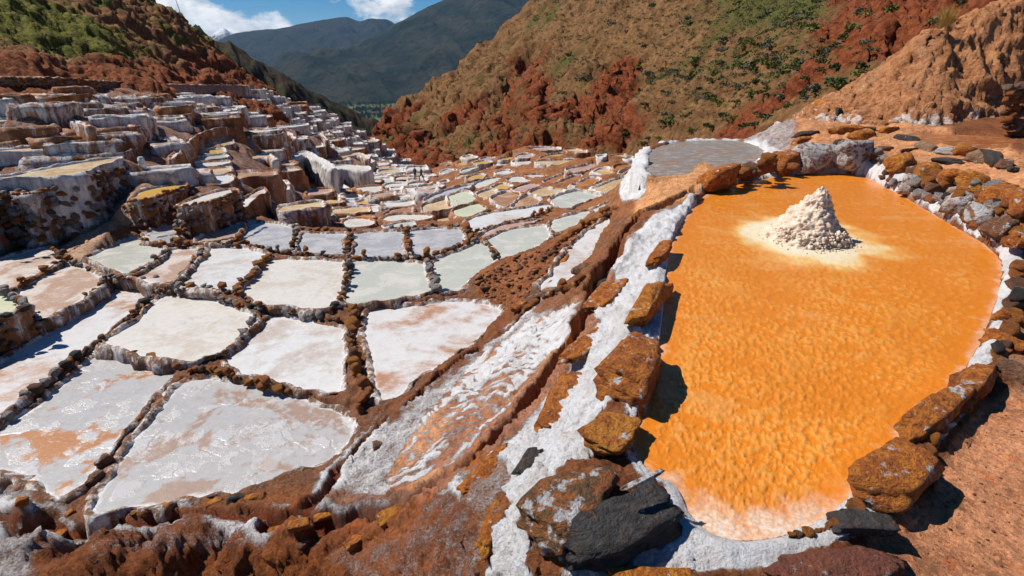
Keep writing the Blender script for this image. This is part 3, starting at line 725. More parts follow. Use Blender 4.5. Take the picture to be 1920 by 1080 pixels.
# ------------------------------------------------------------------ ground sheet
CRACK = px('1345,352 1300,365 1230,390 1180,425 1145,480 1112,560 1075,640 1020,720 960,790 900,850 830,900 760,945 690,972 600,985')
TRICK = px('1005,572 935,630 870,672 808,720 760,765 713,800 660,855 617,900 595,945 560,972 500,985')
BOTTOM = px('-60,960 0,965 40,985 90,975 130,1000 200,985 300,975 380,960 470,965 560,975 640,980 700,972')
NAZ, NR = 930, 640
AZ0, AZ1 = R(-72), R(62)
az = np.linspace(AZ0, AZ1, NAZ); rr = np.exp(np.linspace(math.log(0.8), math.log(120.0), NR))
GA, GR = np.meshgrid(az, rr)
GX, GY = (GR * np.sin(GA)), (GR * np.cos(GA))
GH = BASE(GX, GY)
print('base', round(time.time() - T0, 1))
BPU, BPV = proj(GX, GY, GH)
salt = np.full(GH.shape, 0.30); wet = np.zeros(GH.shape); rough = np.full(GH.shape, 1.0)
base = np.zeros(GH.shape + (3,)); base[:] = (0.21, 0.095, 0.052)
def zone(s, col=None, sa=None, soft=8.0, ro=None):
    poly = np.array(px(s)); lo, hi = poly.min(0) - soft * 2, poly.max(0) + soft * 2
    m = (BPU > lo[0]) & (BPU < hi[0]) & (BPV > lo[1]) & (BPV < hi[1])
    if not m.any(): return
    u, v = BPU[m], BPV[m]
    u = u + 7 * vnoise2(u / 18, v / 18, 5); v = v + 7 * vnoise2(u / 18, v / 18, 6)
    d, _ = segdist(u, v, poly, True); i = inside(u, v, poly)
    w = sstep(-soft, soft, np.where(i, d, -d))
    if col: base[m] = base[m] * (1 - w[:, None]) + np.array(col) * w[:, None]
    if sa is not None: salt[m] = salt[m] * (1 - w) + sa * w
    if ro is not None: rough[m] = rough[m] * (1 - w) + ro * w
# far terraces
zone('-100,140 480,140 780,300 800,420 480,420 300,400 -100,380', (0.24, 0.115, 0.065), 0.47)
zone('800,430 800,300 900,250 1200,250 1200,420 1000,460', (0.29, 0.14, 0.07), 0.43)
# mud of the lower field
zone('-100,480 450,400 900,420 940,600 720,780 640,900 200,980 -100,1000', (0.23, 0.12, 0.075), 0.42)
zone('105,470 150,490 250,395 300,350 345,305 370,268 445,245 440,232 350,255 325,300 230,375 130,440', (0.50, 0.37, 0.28), 0.40, 5)
# slope with the slab
zone('1180,420 1110,560 960,800 760,950 560,990 600,900 720,800 920,640 1010,570 1090,520', (0.30, 0.18, 0.135), 0.56, 10)
zone('1150,480 1185,500 1140,610 1085,710 1010,830 940,930 890,1010 760,960 900,860 1030,720 1090,620 1130,520', (0.36, 0.20, 0.14), 0.62, 8)
zone('960,590 1010,570 1080,530 1120,470 1160,400 1185,400 1140,490 1105,570 1080,585', (0.24, 0.12, 0.07), 0.42, 6)
zone('1080,580 1100,600 1050,690 960,785 880,855 800,910 745,930 722,905 752,850 792,790 852,720 922,652 1000,600', (0.52, 0.27, 0.15), 0.40, 6)
zone('1088,578 1100,600 1060,670 1000,730 920,740 900,690 960,630 1010,598', (0.48, 0.32, 0.25), 0.56, 14)
# white salt band beside the orange pool
zone('1315,372 1285,420 1262,470 1245,560 1215,640 1185,680 1120,780 1105,860 1000,900 950,980 920,1090 1000,1090 990,1000 980,930 960,960 940,890 1000,830 1060,760 1120,640 1165,560 1150,500 1190,440 1240,400', (0.5, 0.4, 0.34), 0.90, 6)
zone('1300,380 1280,400 1250,460 1235,560 1180,640 1150,740 1085,820 1010,900 930,1000 915,1090 985,1090 985,980 1060,870 1110,760 1140,660 1175,580 1200,470', (0.6, 0.6, 0.6), 1.0, 5)
zone('880,860 950,860 960,900 930,1000 900,1090 820,1090 860,960', (0.38, 0.17, 0.08), 0.50, 8)
# bottom ridge
zone('-60,960 200,985 470,965 700,975 850,930 900,980 880,1100 -60,1100', (0.25, 0.105, 0.055), 0.46, 8, 1.05)
zone('-60,1040 560,1035 700,1090 -60,1100', (0.19, 0.075, 0.036), 0.40, 12, 1.15)
zone('0,900 40,880 70,960 60,1090 0,1090 -60,1000', (0.3, 0.2, 0.15), 0.52, 8, 1.4)
# brown earth heap
zone('885,525 930,495 1060,455 1150,395 1170,400 1110,430 1060,480 1020,560 940,590 900,560', (0.27, 0.125, 0.068), 0.12, 6, 1.5)
# near right ground, ledges
zone('1540,1100 1640,1000 1740,940 1790,830 1850,760 1890,735 2100,640 2100,1100', (0.60, 0.325, 0.205), 0.26, 8, 0.4)
zone('1860,600 1900,480 1990,420 2100,640 1900,740', (0.40, 0.24, 0.16), 0.4, 8)
zone('1185,395 1195,360 1265,310 1300,284 1335,285 1345,312 1450,300 1390,345 1300,372 1240,395', (0.62, 0.37, 0.215), 0.12, 6, 0.5)
zone('1330,360 1450,325 1560,320 1640,335 1760,400 1900,450 1920,380 1780,320 1560,280 1440,290', (0.34, 0.165, 0.085), 0.50, 8, 1.6)
zone('1440,280 1500,215 1560,190 1680,215 1920,290 1960,420 1900,395 1800,325 1700,298 1560,275', (0.58, 0.33, 0.20), 0.36, 6, 1.5)
zone('1385,262 1440,225 1480,205 1500,225 1480,280 1440,310', (0.36, 0.21, 0.15), 0.52, 8, 1.8)
zone('1172,380 1165,340 1195,290 1215,270 1300,254 1400,256 1440,270 1240,268 1215,300 1222,335 1195,375', (0.5, 0.42, 0.36), 0.72, 5, 1.4)
zone('1410,270 1460,280 1440,310 1400,300', (0.5, 0.4, 0.33), 0.70, 6)
zone('1275,955 1335,1012 1430,1020 1530,995 1605,925 1625,960 1560,1025 1440,1070 1290,1070 1250,1000', (0.6, 0.5, 0.45), 0.88, 6)
zone('1090,1000 1260,1000 1300,1090 1060,1090', (0.5, 0.35, 0.27), 0.62, 10)
# white seam round the pool on the right
W_OR2 = W_OR
do, _ = segdist(GX, GY, W_OR, True); io = inside(GX, GY, W_OR)
seam = sstep(0.20, 0.04, do) * (~io) * (GX > 0.5)
sn = vnoise2(GX * 2.3, GY * 2.3, 3)
seam = seam * np.clip(0.85 + sn * 0.6, 0, 1)
salt = np.maximum(salt, seam * 0.98)
lum = base.mean(-1, keepdims=True); base[:] = np.clip(lum + (base - lum) * 1.28, 0.005, 0.9) * 0.96
# low salt caked curb round the right half of the pool
curb = np.exp(-((do - 0.10) / 0.10) ** 2) * (~io) * sstep(1.2, 2.2, GX)
GH += 0.07 * curb * (0.6 + 0.6 * vnoise2(GX * 4, GY * 4, 44))
salt = np.maximum(salt, curb * 1.0)
print('zones', round(time.time() - T0, 1))

chan = np.zeros(GH.shape)
def carve(line, width, depth, lev, wetamt, taper=False, rim=0.12):
    q = np.array([pick(u, v)[:2] for u, v in px_dense(line)])
    lo, hi = q.min(0) - 1, q.max(0) + 1
    m = (GX > lo[0]) & (GX < hi[0]) & (GY > lo[1]) & (GY < hi[1])
    x, y = GX[m], GY[m]
    x = x + 0.05 * vnoise2(x * 5, y * 5, 21); y = y + 0.05 * vnoise2(x * 5, y * 5, 22)
    d, t = segdist(x, y, q)
    wv = width * (1 + 0.35 * vnoise2(t * 2.2, t * 0, 4))
    tap = 1 - 0.75 * sstep(0.62, 0.92, t / max(t.max(), 1e-6)) if taper else 1.0
    GH[m] += lev * np.exp(-((d - 1.7 * wv) / (0.8 * wv)) ** 2) - depth * tap * np.exp(-(d / wv) ** 4)
    w = np.exp(-(d / (wv * 0.85)) ** 4)
    chan[m] = np.maximum(chan[m], np.exp(-(d / (wv * 1.5)) ** 4))
    wet[m] = np.maximum(wet[m], w * wetamt)
    sm = np.exp(-((d - 1.9 * wv) / (0.7 * wv)) ** 2)
    salt[m] = np.clip(salt[m] + rim * sm, 0, 1) * (1 - 0.9 * w)
PFIN = None
def gpick(u, v, tol=5.0):
    """front most point of the finished sheet at a photo pixel"""
    global PFIN
    if PFIN is None: PFIN = proj(GX, GY, GH)
    d = np.hypot(PFIN[0] - u, PFIN[1] - v); m = d < tol
    if not m.any(): i = np.unravel_index(np.argmin(d), d.shape)
    else:
        rr_ = np.where(m, GR + d * 0.004 * GR, 1e9); i = np.unravel_index(np.argmin(rr_), rr_.shape)
    return np.array([GX[i], GY[i], GH[i]])
def px_dense(line): return catmull([np.array(p) for p in line], 12, False)
carve(CRACK, 0.115, 0.50, 0.06, 1.0, True, -0.35)
carve(TRICK, 0.055, 0.10, 0.03, 1.0)
carve(BOTTOM, 0.055, 0.08, 0.02, 1.0)
# relief: lumps, grit, ripples on the slab
n_lo = fbm(GX, GY, 1.3, 4, 3); n_hi = fbm(GX, GY, 7.0, 4, 8, 0.6); n_rg = ridged(GX, GY, 2.6, 4, 5)
far = sstep(12, 30, GR)
GH += rough * (1 - far) * (0.035 * n_lo + 0.020 * n_hi + 0.010 * n_rg) + far * (0.10 * n_lo)
bigr = sstep(1.4, 2.4, rough)
GH += bigr * (0.02 * n_rg + 0.02 * n_hi)
slab = np.array(px('1088,578 1105,600 1050,690 960,785 880,855 800,910 745,930 722,905 752,850 792,790 852,720 922,652 1000,600'))
m = inside(BPU, BPV, slab)
t_ = (GX[m] * 0.57 + GY[m] * 0.82); s_ = (GX[m] * 0.82 - GY[m] * 0.57)
w_ = fbm(GX[m], GY[m], 3.0, 3, 31)
rough[m] *= 0.3
GH[m] += 0.042 * np.abs(np.sin(t_ * 22 + 3.0 * w_ + 1.5 * np.sin(s_ * 7))) * (0.5 + 0.5 * vnoise2(GX[m] * 6, GY[m] * 6, 9))
crest = np.abs(np.sin(t_ * 22 + 3.0 * w_ + 1.5 * np.sin(s_ * 7)))
stk = fbm(s_ * 5, t_ * 1.3, 1.0, 4, 77)
salt[m] = np.clip(0.47 + 0.34 * (crest - .5) + 0.22 * stk + 0.14 * sstep(760, 640, BPV[m]), 0, .85) * (1 - 0.9 * chan[m])
tone = sstep(-.5, .6, fbm(s_ * 4, t_ * 1.2, 1.0, 4, 78))[:, None]
base[m] = np.array((0.40, 0.20, 0.12)) * (1 - tone) + np.array((0.62, 0.33, 0.18)) * tone
sb = sstep(0.5, 1.0, salt) * (GR < 11)
GH += sb * (0.018 * fbm(GX, GY, 14.0, 3, 41) + 0.02)
# pools and pans sit below the sheet
def sink(w, z, up=0.03, dn=0.14, reach=0.30):
    lo, hi = w.min(0) - reach, w.max(0) + reach
    m = (GX > lo[0]) & (GX < hi[0]) & (GY > lo[1]) & (GY < hi[1])
    if not m.any(): return
    x, y = GX[m], GY[m]
    d, _ = segdist(x, y, w, True); i = inside(x, y, w)
    h = GH[m]
    if up is not None:
        k = (~i) & (d < reach)
        h[k] = np.maximum(h[k], z + up * np.minimum(1, d[k] / 0.08) - 0.35 * np.maximum(0, d[k] - .1) + 0.015 * vnoise2(x[k] * 9, y[k] * 9, 2))
    if up is None:
        i = i | (d < 0.055); h[i] = np.minimum(h[i], z - dn)
    else:
        h[i] = np.minimum(h[i], z - dn * np.minimum(1, d[i] / 0.10) + 0.01 * vnoise2(x[i] * 14, y[i] * 14, 7) * (d[i] < .1))
    GH[m] = h
# in front of the tall walls the ground lies at the foot level
for p_ in PANS:
    w = p_['w']
    if p_['dep'] < 0.75 or np.hypot(*w.mean(0)) > 34: continue
    rch = 0.75
    lo, hi = w.min(0) - rch, w.max(0) + rch
    m = (GX > lo[0]) & (GX < hi[0]) & (GY > lo[1]) & (GY < hi[1])
    x, y = GX[m], GY[m]
    d, _ = segdist(x, y, w, True); i = inside(x, y, w)
    r_ = np.hypot(x, y)
    # camera side only: stepping 12 cm outwards from the camera brings the point closer to the wall
    d2, _ = segdist(x * (1 + .12 / r_), y * (1 + .12 / r_), w, True)
    k = (~i) & (d < rch) & (d2 < d)
    if not k.any(): continue
    sh = 1 - (0.85) / r_[k]
    foot = np.maximum(BASE(x[k] * sh, y[k] * sh), p_['z'] - p_['dep'] * 1.05)
    h = GH[m]; t = sstep(rch, rch * 0.6, d[k])
    h[k] = h[k] * (1 - t) + np.minimum(h[k], foot) * t
    GH[m] = h
sink(W_OR, ZO, 0.05); sink(W_GR, ZG, 0.05); sink(W_BR, ZBR, 0.03)
for p_ in PANS:
    if np.hypot(*p_['w'].mean(0)) < 30: sink(p_['w'], p_['z'] - 0.02, None, 0.12, 0.15)
    else: sink(p_['w'], p_['z'] - 0.02, None, 0.3, 0.3)
# craggy relief pushed out along the surface normal, so that steep banks are rugged too
VX, VY, VZ = GX.copy(), GY.copy(), GH.copy()
d_r = np.stack([np.gradient(GX, axis=0), np.gradient(GY, axis=0), np.gradient(GH, axis=0)], -1)
d_a = np.stack([np.gradient(GX, axis=1), np.gradient(GY, axis=1), np.gradient(GH, axis=1)], -1)
NN = np.cross(d_a, d_r); NN /= np.linalg.norm(NN, axis=-1, keepdims=True) + 1e-12
NN[NN[..., 2] < 0] *= -1
steep = sstep(0.12, 0.45, 1 - NN[..., 2])
mk = (GR < 24)
gx, gy, gh = GX[mk], GY[mk], GH[mk]
cr_a = 1 - 2 * np.abs(vnoise(gx * 3.2, gy * 3.2, gh * 3.2, 51)); cr_b = 1 - 2 * np.abs(vnoise(gx * 7.5, gy * 7.5, gh * 7.5, 52))
cr_c = 1 - 2 * np.abs(vnoise(gx * 17, gy * 17, gh * 17, 53)); cr_d = vnoise(gx * 38, gy * 38, gh * 38, 54)
amt = (0.25 + 0.75 * steep[mk]) * np.clip(rough[mk], 0.3, 2.0) * (1 - 0.75 * wet[mk]) * (1 - sstep(14, 24, GR[mk]))
amt *= np.where(salt[mk] > .8, .55, 1.0) * (1 - 0.9 * np.clip(chan[mk], 0, 1))
near_or = sstep(0.0, 0.12, do[mk]) * (~io[mk]); amt *= np.maximum(near_or, 0)
for p_ in PANS:
    w = p_['w']
    if np.hypot(*w.mean(0)) > 24: continue
    lo, hi = w.min(0) - .22, w.max(0) + .22; kk = (gx > lo[0]) & (gx < hi[0]) & (gy > lo[1]) & (gy < hi[1])
    if kk.any():
        t = amt[kk]; dd_, _ = segdist(gx[kk], gy[kk], w, True); t *= np.where(inside(gx[kk], gy[kk], w), 0.0, sstep(0.0, 0.22, dd_)); amt[kk] = t
dsp = amt * (0.018 * cr_a + 0.030 * cr_b + 0.026 * cr_c + 0.013 * cr_d)
VX[mk] += NN[mk][:, 0] * dsp; VY[mk] += NN[mk][:, 1] * dsp; VZ[mk] += NN[mk][:, 2] * dsp
GH[:] = VZ
gv = np.stack([VX, VY, VZ], -1).reshape(-1, 3)
col4 = np.concatenate([base, np.ones(GH.shape + (1,))], -1).reshape(-1, 4)
ground = struct(mesh_obj('ground', gv, grid_faces(NR, NAZ)[:, ::-1].copy(), M_GROUND, attrs={'base': ('FLOAT_COLOR', col4), 'salt': ('FLOAT', salt.ravel()), 'wet': ('FLOAT', wet.ravel())}))
lgr0, lgr1 = math.log(0.8), math.log(120.0)
def gz(x, y):                       # height of the finished sheet
    r = math.hypot(x, y); a = math.atan2(x, y)
    fi = (math.log(max(r, 0.8)) - lgr0) / (lgr1 - lgr0) * (NR - 1); fj = (a - AZ0) / (AZ1 - AZ0) * (NAZ - 1)
    i = int(min(max(fi, 0), NR - 2)); j = int(min(max(fj, 0), NAZ - 2)); s, t = min(max(fi - i, 0), 1), min(max(fj - j, 0), 1)
    return float(GH[i, j] * (1 - s) * (1 - t) + GH[i + 1, j] * s * (1 - t) + GH[i, j + 1] * (1 - s) * t + GH[i + 1, j + 1] * s * t)
print('ground', round(time.time() - T0, 1))
# ------------------------------------------------------------------ salt pans: floor and retaining wall
from mathutils.geometry import delaunay_2d_cdt
def ring_normals(w):
    t = np.roll(w, -1, 0) - np.roll(w, 1, 0)
    n = np.stack([t[:, 1], -t[:, 0]], -1)
    return n / (np.linalg.norm(n, axis=1, keepdims=True) + 1e-9)
def build_pan(poly, z, kind, label, group, rw, rh, dep, wall, seed, step=None, jag=1.0):
    w = np.asarray(poly, float)
    if area2(w) < 0: w = w[::-1]
    dist = float(np.hypot(*w.mean(0)))
    step = step or max(0.05, dist * 0.0075)
    w = catmull(list(w), step)
    n = ring_normals(w); k = len(w)
    j = 0.25 * rw * jag * vnoise2(w[:, 0] * 3 / (dist * .06 + .4), w[:, 1] * 3 / (dist * .06 + .4), seed)
    w = w + n * j[:, None]
    c = w.mean(0)
    root = empty('salt_pan', (c[0], c[1], z))
    # floor with a band that marks the crusted margin
    e = min(0.10 + 0.004 * dist, 0.25 * math.sqrt(abs(area2(w))))
    wo_ = w + n * 0.04
    q = w - n * e
    dq, _ = segdist(q[:, 0], q[:, 1], w, True)
    q = q[(dq > 0.75 * e) & inside(q[:, 0], q[:, 1], w)]
    pts2 = np.concatenate([wo_, q]) - c
    r_ = delaunay_2d_cdt([Vector(p) for p in pts2], [], [list(range(k))], 1, 1e-5)
    vv = np.array([(p[0], p[1], 0.0) for p in r_[0]])
    db, _ = segdist(vv[:, 0] + c[0], vv[:, 1] + c[1], wo_, True)
    fl = mesh_obj('brine', vv, r_[2], PM[kind], root, smooth=False, attrs={'edge': ('FLOAT', (db < 0.5 * e).astype(float))})
    # wall: lip, crest, face
    prof = [(-0.10, -0.05, .85), (0.05, 0.35, .7), (0.35, 1.0, .55), (0.7, 0.95, .6)]
    fr = [0.05, 0.25, 0.5, 0.75, 1.0] if dep < 0.7 else [0.03, 0.09, 0.16, 0.24, 0.33, 0.43, 0.54, 0.66, 0.8, 1.0]
    rows = []; sal = []
    for a, b, s in prof:
        rows.append((w + n * (rw * a), z + rh * b, s))
    for t in fr:
        rows.append((w + n * (rw * (1.0 + 0.12 * t * dep)), z - dep * t, 0.60 - 0.22 * t))
    V = []; S = []
    for i, (p, zz, s) in enumerate(rows):
        amp = (0.55 + 0.55 * min(1, dep)) * rw if i > 3 else 0.32 * rw
        fq = 4.0 / (0.5 + dist * 0.03)
        o = amp * jag * (vnoise(p[:, 0] * fq, p[:, 1] * fq, np.full(k, zz * 0.5 * fq), seed + 1) + 0.7 * vnoise(p[:, 0] * fq * 2.6, p[:, 1] * fq * 2.6, np.full(k, zz * fq * .8), seed + 2) + 0.4 * vnoise(p[:, 0] * fq * 6, p[:, 1] * fq * 6, np.full(k, zz * fq * 1.5), seed + 4))
        hz = np.full(k, zz - z)
        if 0 < i < 4: hz = hz + rh * jag * 0.55 * vnoise2(p[:, 0] * fq * 1.2, p[:, 1] * fq * 1.2, seed + 3)
        pp = p + n * o[:, None]
        V.append(np.c_[pp - c, hz]); S.append(np.full(k, s))
    wl = mesh_obj('retaining_wall', np.concatenate(V), grid_faces(len(rows), k, True), wall or M_WALL, root, attrs={'salt': ('FLOAT', np.concatenate(S))})
    tag(root, label, 'salt pan', group)
    return root
def ordinals(recs):
    """records that share a label get their place in the picture added, left to right"""
    by = {}
    for q in recs: by.setdefault(q['lab'], []).append(q)
    W = ['leftmost', 'second', 'third', 'fourth', 'fifth', 'sixth', 'seventh', 'eighth']
    for lab, qs in by.items():
        if len(qs) < 2 or len(qs) > 8: continue
        qs.sort(key=lambda q: q['u'])
        for i, q in enumerate(qs): q['lab'] = lab + ', ' + ('rightmost' if i == len(qs) - 1 else W[i] if i == 0 else W[i] + ' from left')
LAND = []
ALIAS = {'raised tan brine pan on top of the tall streaked wall': 'raised tan pan at the left', 'raised white pan in front of the tan one at the left edge': 'raised white pan at the left edge',
         'raised golden brine pan at the top of the ramp': 'golden pan above the ramp'}
for p_ in PANS:
    if p_['cat'] == 'ledge' or p_['dep'] > .9 and p_['cat'] == 'near':
        q = p_['w'].mean(0); LAND.append((*proj(q[0], q[1], p_['z']), ALIAS.get(p_['label'], p_['label'])))
def near_landmark(u, v):
    k = min(LAND, key=lambda t: math.hypot(t[0] - u, (t[1] - v) * 1.6)); du, dv = u - k[0], (v - k[1]) * 1.6
    rel = ('right of' if du > 0 else 'left of') if abs(du) > abs(dv) else ('just below' if dv > 0 else 'just above')
    return rel + ' the ' + k[2]
seen = {}
recs_ = []
for i, p_ in enumerate(PANS):
    q = dict(lab=p_['label'], u=float(np.mean(p_['poly'], axis=0)[0]))
    c = np.mean(p_['poly'], axis=0)
    if p_['cat'] == 'bulge':
        row = 'near' if c[1] > 345 else ('middle' if c[1] > 308 else 'back')
        side = 'left' if c[0] < 930 else ('centre' if c[0] < 1060 else 'right')
        q['lab'] = '%s pan in the %s rows of the rounded terrace, %s part' % (PAN_WORDS[p_['kind']], row, side)
    elif p_['cat'] == 'vale':
        row = 'near' if c[1] > 370 else 'far'
        side = 'left' if c[0] < 620 else ('middle' if c[0] < 690 else 'right')
        q['lab'] = '%s pan on the %s valley floor, %s side' % (PAN_WORDS[p_['kind']], row, side)
    recs_.append(q)
ordinals(recs_)
for i, p_ in enumerate(PANS):
    lab, grp = p_['label'], None
    dist = float(np.hypot(*p_['w'].mean(0)))
    c = np.mean(p_['poly'], axis=0)
    if p_['cat'] == 'bulge':
        lab = recs_[i]['lab']; grp = 'pans of the rounded terrace'
    elif p_['cat'] == 'vale':
        lab = recs_[i]['lab']; grp = 'pans on the valley floor'
    elif p_['cat'] == 'ledge': grp = 'salt streaked ledges of the left slope'
    else: grp = 'salt pans of the lower field'
    build_pan(p_['w'], p_['z'], p_['kind'], lab, grp, p_['rw'] * (1 + dist * 0.006), p_['rh'] * (1 + dist * 0.01), p_['dep'],
              p_['wall'] or ((M_WALLN if p_['dep'] < .6 else M_WALL) if dist < 17 else random.choice(WALLS)), i * 5 + 3)
print('traced pans', len(PANS), round(time.time() - T0, 1))
# ------------------------------------------------------------------ the many pans of the far slopes, row by row along the contours
cells = []
TR = [(p_['w'].mean(0), math.sqrt(abs(area2(p_['w']))) * 0.5, p_['z']) for p_ in PANS]
TRP = [p_['w'] for p_ in PANS]
TBB = [(w.min(0), w.max(0)) for w in TRP]
def overlaps(c, rad):
    x, y = np.array([c[0]]), np.array([c[1]])
    for (lo, hi), w in zip(TBB, TRP):
        if c[0] < lo[0] - rad or c[0] > hi[0] + rad or c[1] < lo[1] - rad or c[1] > hi[1] + rad: continue
        if inside(x, y, w)[0] or segdist(x, y, w, True)[0][0] < rad: return True
    return False
RAMP = np.array([pick(u, v)[:2] for u, v in px('110,470 180,430 235,385 290,345 337,302 362,264 400,248 440,240')])
HILL_PX = np.array(px('-60,190 60,186 200,184 330,180 470,168 540,190 640,222 700,262 762,300 800,330 800,420 770,425 560,425 470,405 455,330 450,262 380,282 345,330 300,345 255,350 240,300 215,296 120,305 -60,322'))
def fill(r_list, a0, a1, wid, zoff, jit, test, kinds, seed):
    rs = random.Random(seed)
    for ri, (ra, rb) in enumerate(r_list):
        a = R(a0) + rs.uniform(0, wid / ra)
        while a < R(a1):
            wd_ = wid * rs.uniform(0.65, 1.5) / ra
            am, rm = a + wd_ / 2, (ra + rb) / 2
            wob = 0.10 * rm * float(vnoise2(np.array([am * 6]), np.array([rm * 0.05]), seed)[0])
            x, y = (rm + wob) * math.sin(am), (rm + wob) * math.cos(am)
            z = float(BASE(np.array([x]), np.array([y]))[0])
            u, v = proj(x, y, z)
            if test(u, v) and not overlaps(np.array([x, y]), 0.22 * min(rb - ra, wd_ * rm)):
                zz = z + zoff + rs.uniform(-jit, jit)
                g = 0.06
                pts = []
                for fa, fr in [(0, 0), (.33, -.03), (.66, -.03), (1, 0), (1.0, .5), (1, 1), (.66, 1.03), (.33, 1.03), (0, 1), (0, .5)]:
                    aa = a + wd_ * (g + fa * (1 - 2 * g)) ; r_ = ra + (rb - ra) * (g + fr * (1 - 2 * g)) + wob
                    r_ += rs.uniform(-.13, .13) * (rb - ra); aa += rs.uniform(-.10, .10) * wd_
                    pts.append((r_ * math.sin(aa), r_ * math.cos(aa)))
                if rs.random() < .97:
                    cells.append(dict(w=np.array(pts), z=zz, k=rs.choices(*kinds)[0], r=rm, u=float(u), v=float(v)))
            a += wd_ * rs.uniform(1.0, 1.08)
rl = []; r0 = 14.0; rq = random.Random(12)
while r0 < 92:
    d = rq.uniform(0.7, 1.3) * (0.66 + r0 * 0.019); rl.append((r0, r0 + d)); r0 += d * 1.06
tst = lambda u, v: inside(np.array([u]), np.array([v]), HILL_PX)[0]
KH = (['cream', 'tan', 'white', 'grey', 'brown', 'pink', 'gold', 'greygreen'], [5, 4, 4, 2, 3, 2, 1, 2])
fill(rl, -47, -8, 1.35, 0.24, 0.22, tst, KH, 77)
# keep the biggest in view as things of their own
for c_ in cells: c_['s'] = abs(area2(c_['w'])) / c_['r'] ** 2
cells.sort(key=lambda c_: -c_['s'])
print('cells', len(cells))
NB = 215
for c_ in cells[:NB]: c_['lab'] = '%s pan %s' % (PAN_WORDS[c_['k']].split(' ')[0] if 'crusted' in PAN_WORDS[c_['k']] or 'coloured' in PAN_WORDS[c_['k']] else PAN_WORDS[c_['k']], near_landmark(c_['u'], c_['v']))
ordinals(cells[:NB])
for i, c_ in enumerate(cells[:NB]):
    u, v = c_['u'], c_['v']
    build_pan(c_['w'], c_['z'], c_['k'], (c_['lab'] if len(c_['lab'].split()) <= 16 else c_['lab'].replace(' from left', '').replace(' just ', ' ').replace(' of the pans', '')), 'terrace pans of the left slope', 0.10 + c_['r'] * 0.0022, 0.05 + c_['r'] * .0012,
              0.9 + c_['r'] * 0.035, random.choice(WALLS), 1000 + i * 7, step=0.12 + c_['r'] * 0.006)
rest = cells[NB:]
if rest:
    V, F, S, MI = [], [], [], []
    for i, c_ in enumerate(rest):
        w = c_['w'][::-1] if area2(c_['w']) < 0 else c_['w']
        n = ring_normals(w); k = len(w); b = len(V)
        for a, zz, s in [(-.04, 0, .5), (.03, .10, 1), (.12, .10, 1), (.16, -.3, .7), (.2, -1.0, .5), (.25, -2.4, .3)]:
            p = w + n * a
            for j in range(k): V.append((p[j][0], p[j][1], c_['z'] + zz + 0.03 * random.uniform(-1, 1))); S.append(s)
        F.append(list(range(b, b + k))); MI.append(1 + i % 5)
        for r_ in range(5):
            for j in range(k): F.append([b + r_ * k + j, b + r_ * k + (j + 1) % k, b + (r_ + 1) * k + (j + 1) % k, b + (r_ + 1) * k + j]); MI.append(0)
    o = mesh_obj('distant_terraces', V, F, [M_WALLF, PM['cream'], PM['tan'], PM['white'], PM['brown'], PM['greygreen']], smooth=False, attrs={'salt': ('FLOAT', S), 'edge': ('FLOAT', np.zeros(len(V)))})
    o.data.polygons.foreach_set('material_index', np.array(MI, np.int32))
    struct(o, 'stuff'); tag(o, 'mass of tiny white and brown terraces far down the left slope', 'terraces')
print('pans', round(time.time() - T0, 1))
# ------------------------------------------------------------------ pools on the upper ledge
def pool_sheet(name, W, z, mat, daz, dlr, hfun, grow, parent):
    a = np.arctan2(W[:, 0], W[:, 1]); r = np.hypot(W[:, 0], W[:, 1])
    A = np.arange(a.min() - 0.02, a.max() + 0.02, R(daz)); L = np.arange(math.log(r.min() * 0.96), math.log(r.max() * 1.03), dlr)
    AA, RR = np.meshgrid(A, np.exp(L)); X, Y = RR * np.sin(AA), RR * np.cos(AA)
    d, _ = segdist(X, Y, W, True); i = inside(X, Y, W); sd = np.where(i, d, -d)
    H = hfun(X, Y, sd)
    F = grid_faces(*X.shape)[:, ::-1]
    keep = (sd.ravel()[F] > -grow).all(1); F = F[keep]
    us = np.unique(F); mp_ = np.full(X.size, -1); mp_[us] = np.arange(len(us))
    V = np.stack([X, Y, z + H], -1).reshape(-1, 3)[us]
    return V, mp_[F], us, X, Y, sd
CONE = P(1512, 447, ZO)
def orange_h(X, Y, sd):
    n = fbm(X + 0.02 * vnoise2(X * 9, Y * 9, 77), Y, 31.0, 3, 15, 0.62) + 0.55 * vnoise2(X * 2.0, Y * 2.0, 19)
    k = sstep(-0.02, 0.30, n)
    r = np.hypot(X, Y)
    dc = np.hypot(X - CONE[0], Y - CONE[1])
    amp = 0.0100 * sstep(0.02, 0.30, sd) * sstep(0.7, 1.3, dc) * (0.55 + 0.45 * sstep(9, 4, r))
    return amp * k + 0.0025 * fbm(X, Y, 30, 2, 3)
root = empty('orange_brine_pool', (0, 0, 0))
V, F, us, X, Y, sd = pool_sheet('brine', W_OR, ZO, None, 0.14, 0.0058, orange_h, 0.10, root)
hh = V[:, 2] - ZO
dc = np.hypot((V[:, 0] - CONE[0]) * 1.0, (V[:, 1] - CONE[1]) * 0.95)
u_, v_ = proj(V[:, 0], V[:, 1], V[:, 2])
halo = sstep(1.5, 0.60, dc + 0.22 * fbm(V[:, 0], V[:, 1], 2.2, 5, 5))
s_ = sd.ravel()[us]
crust = sstep(0.14, 0.0, s_ + 0.03 * fbm(V[:, 0], V[:, 1], 5, 3, 2)) * 0.55
near = 0.85 * sstep(0.50, 0.0, s_ + 0.16 * fbm(V[:, 0], V[:, 1], 3.5, 4, 12)) * sstep(850, 1000, v_)
crust = np.maximum(crust, near)
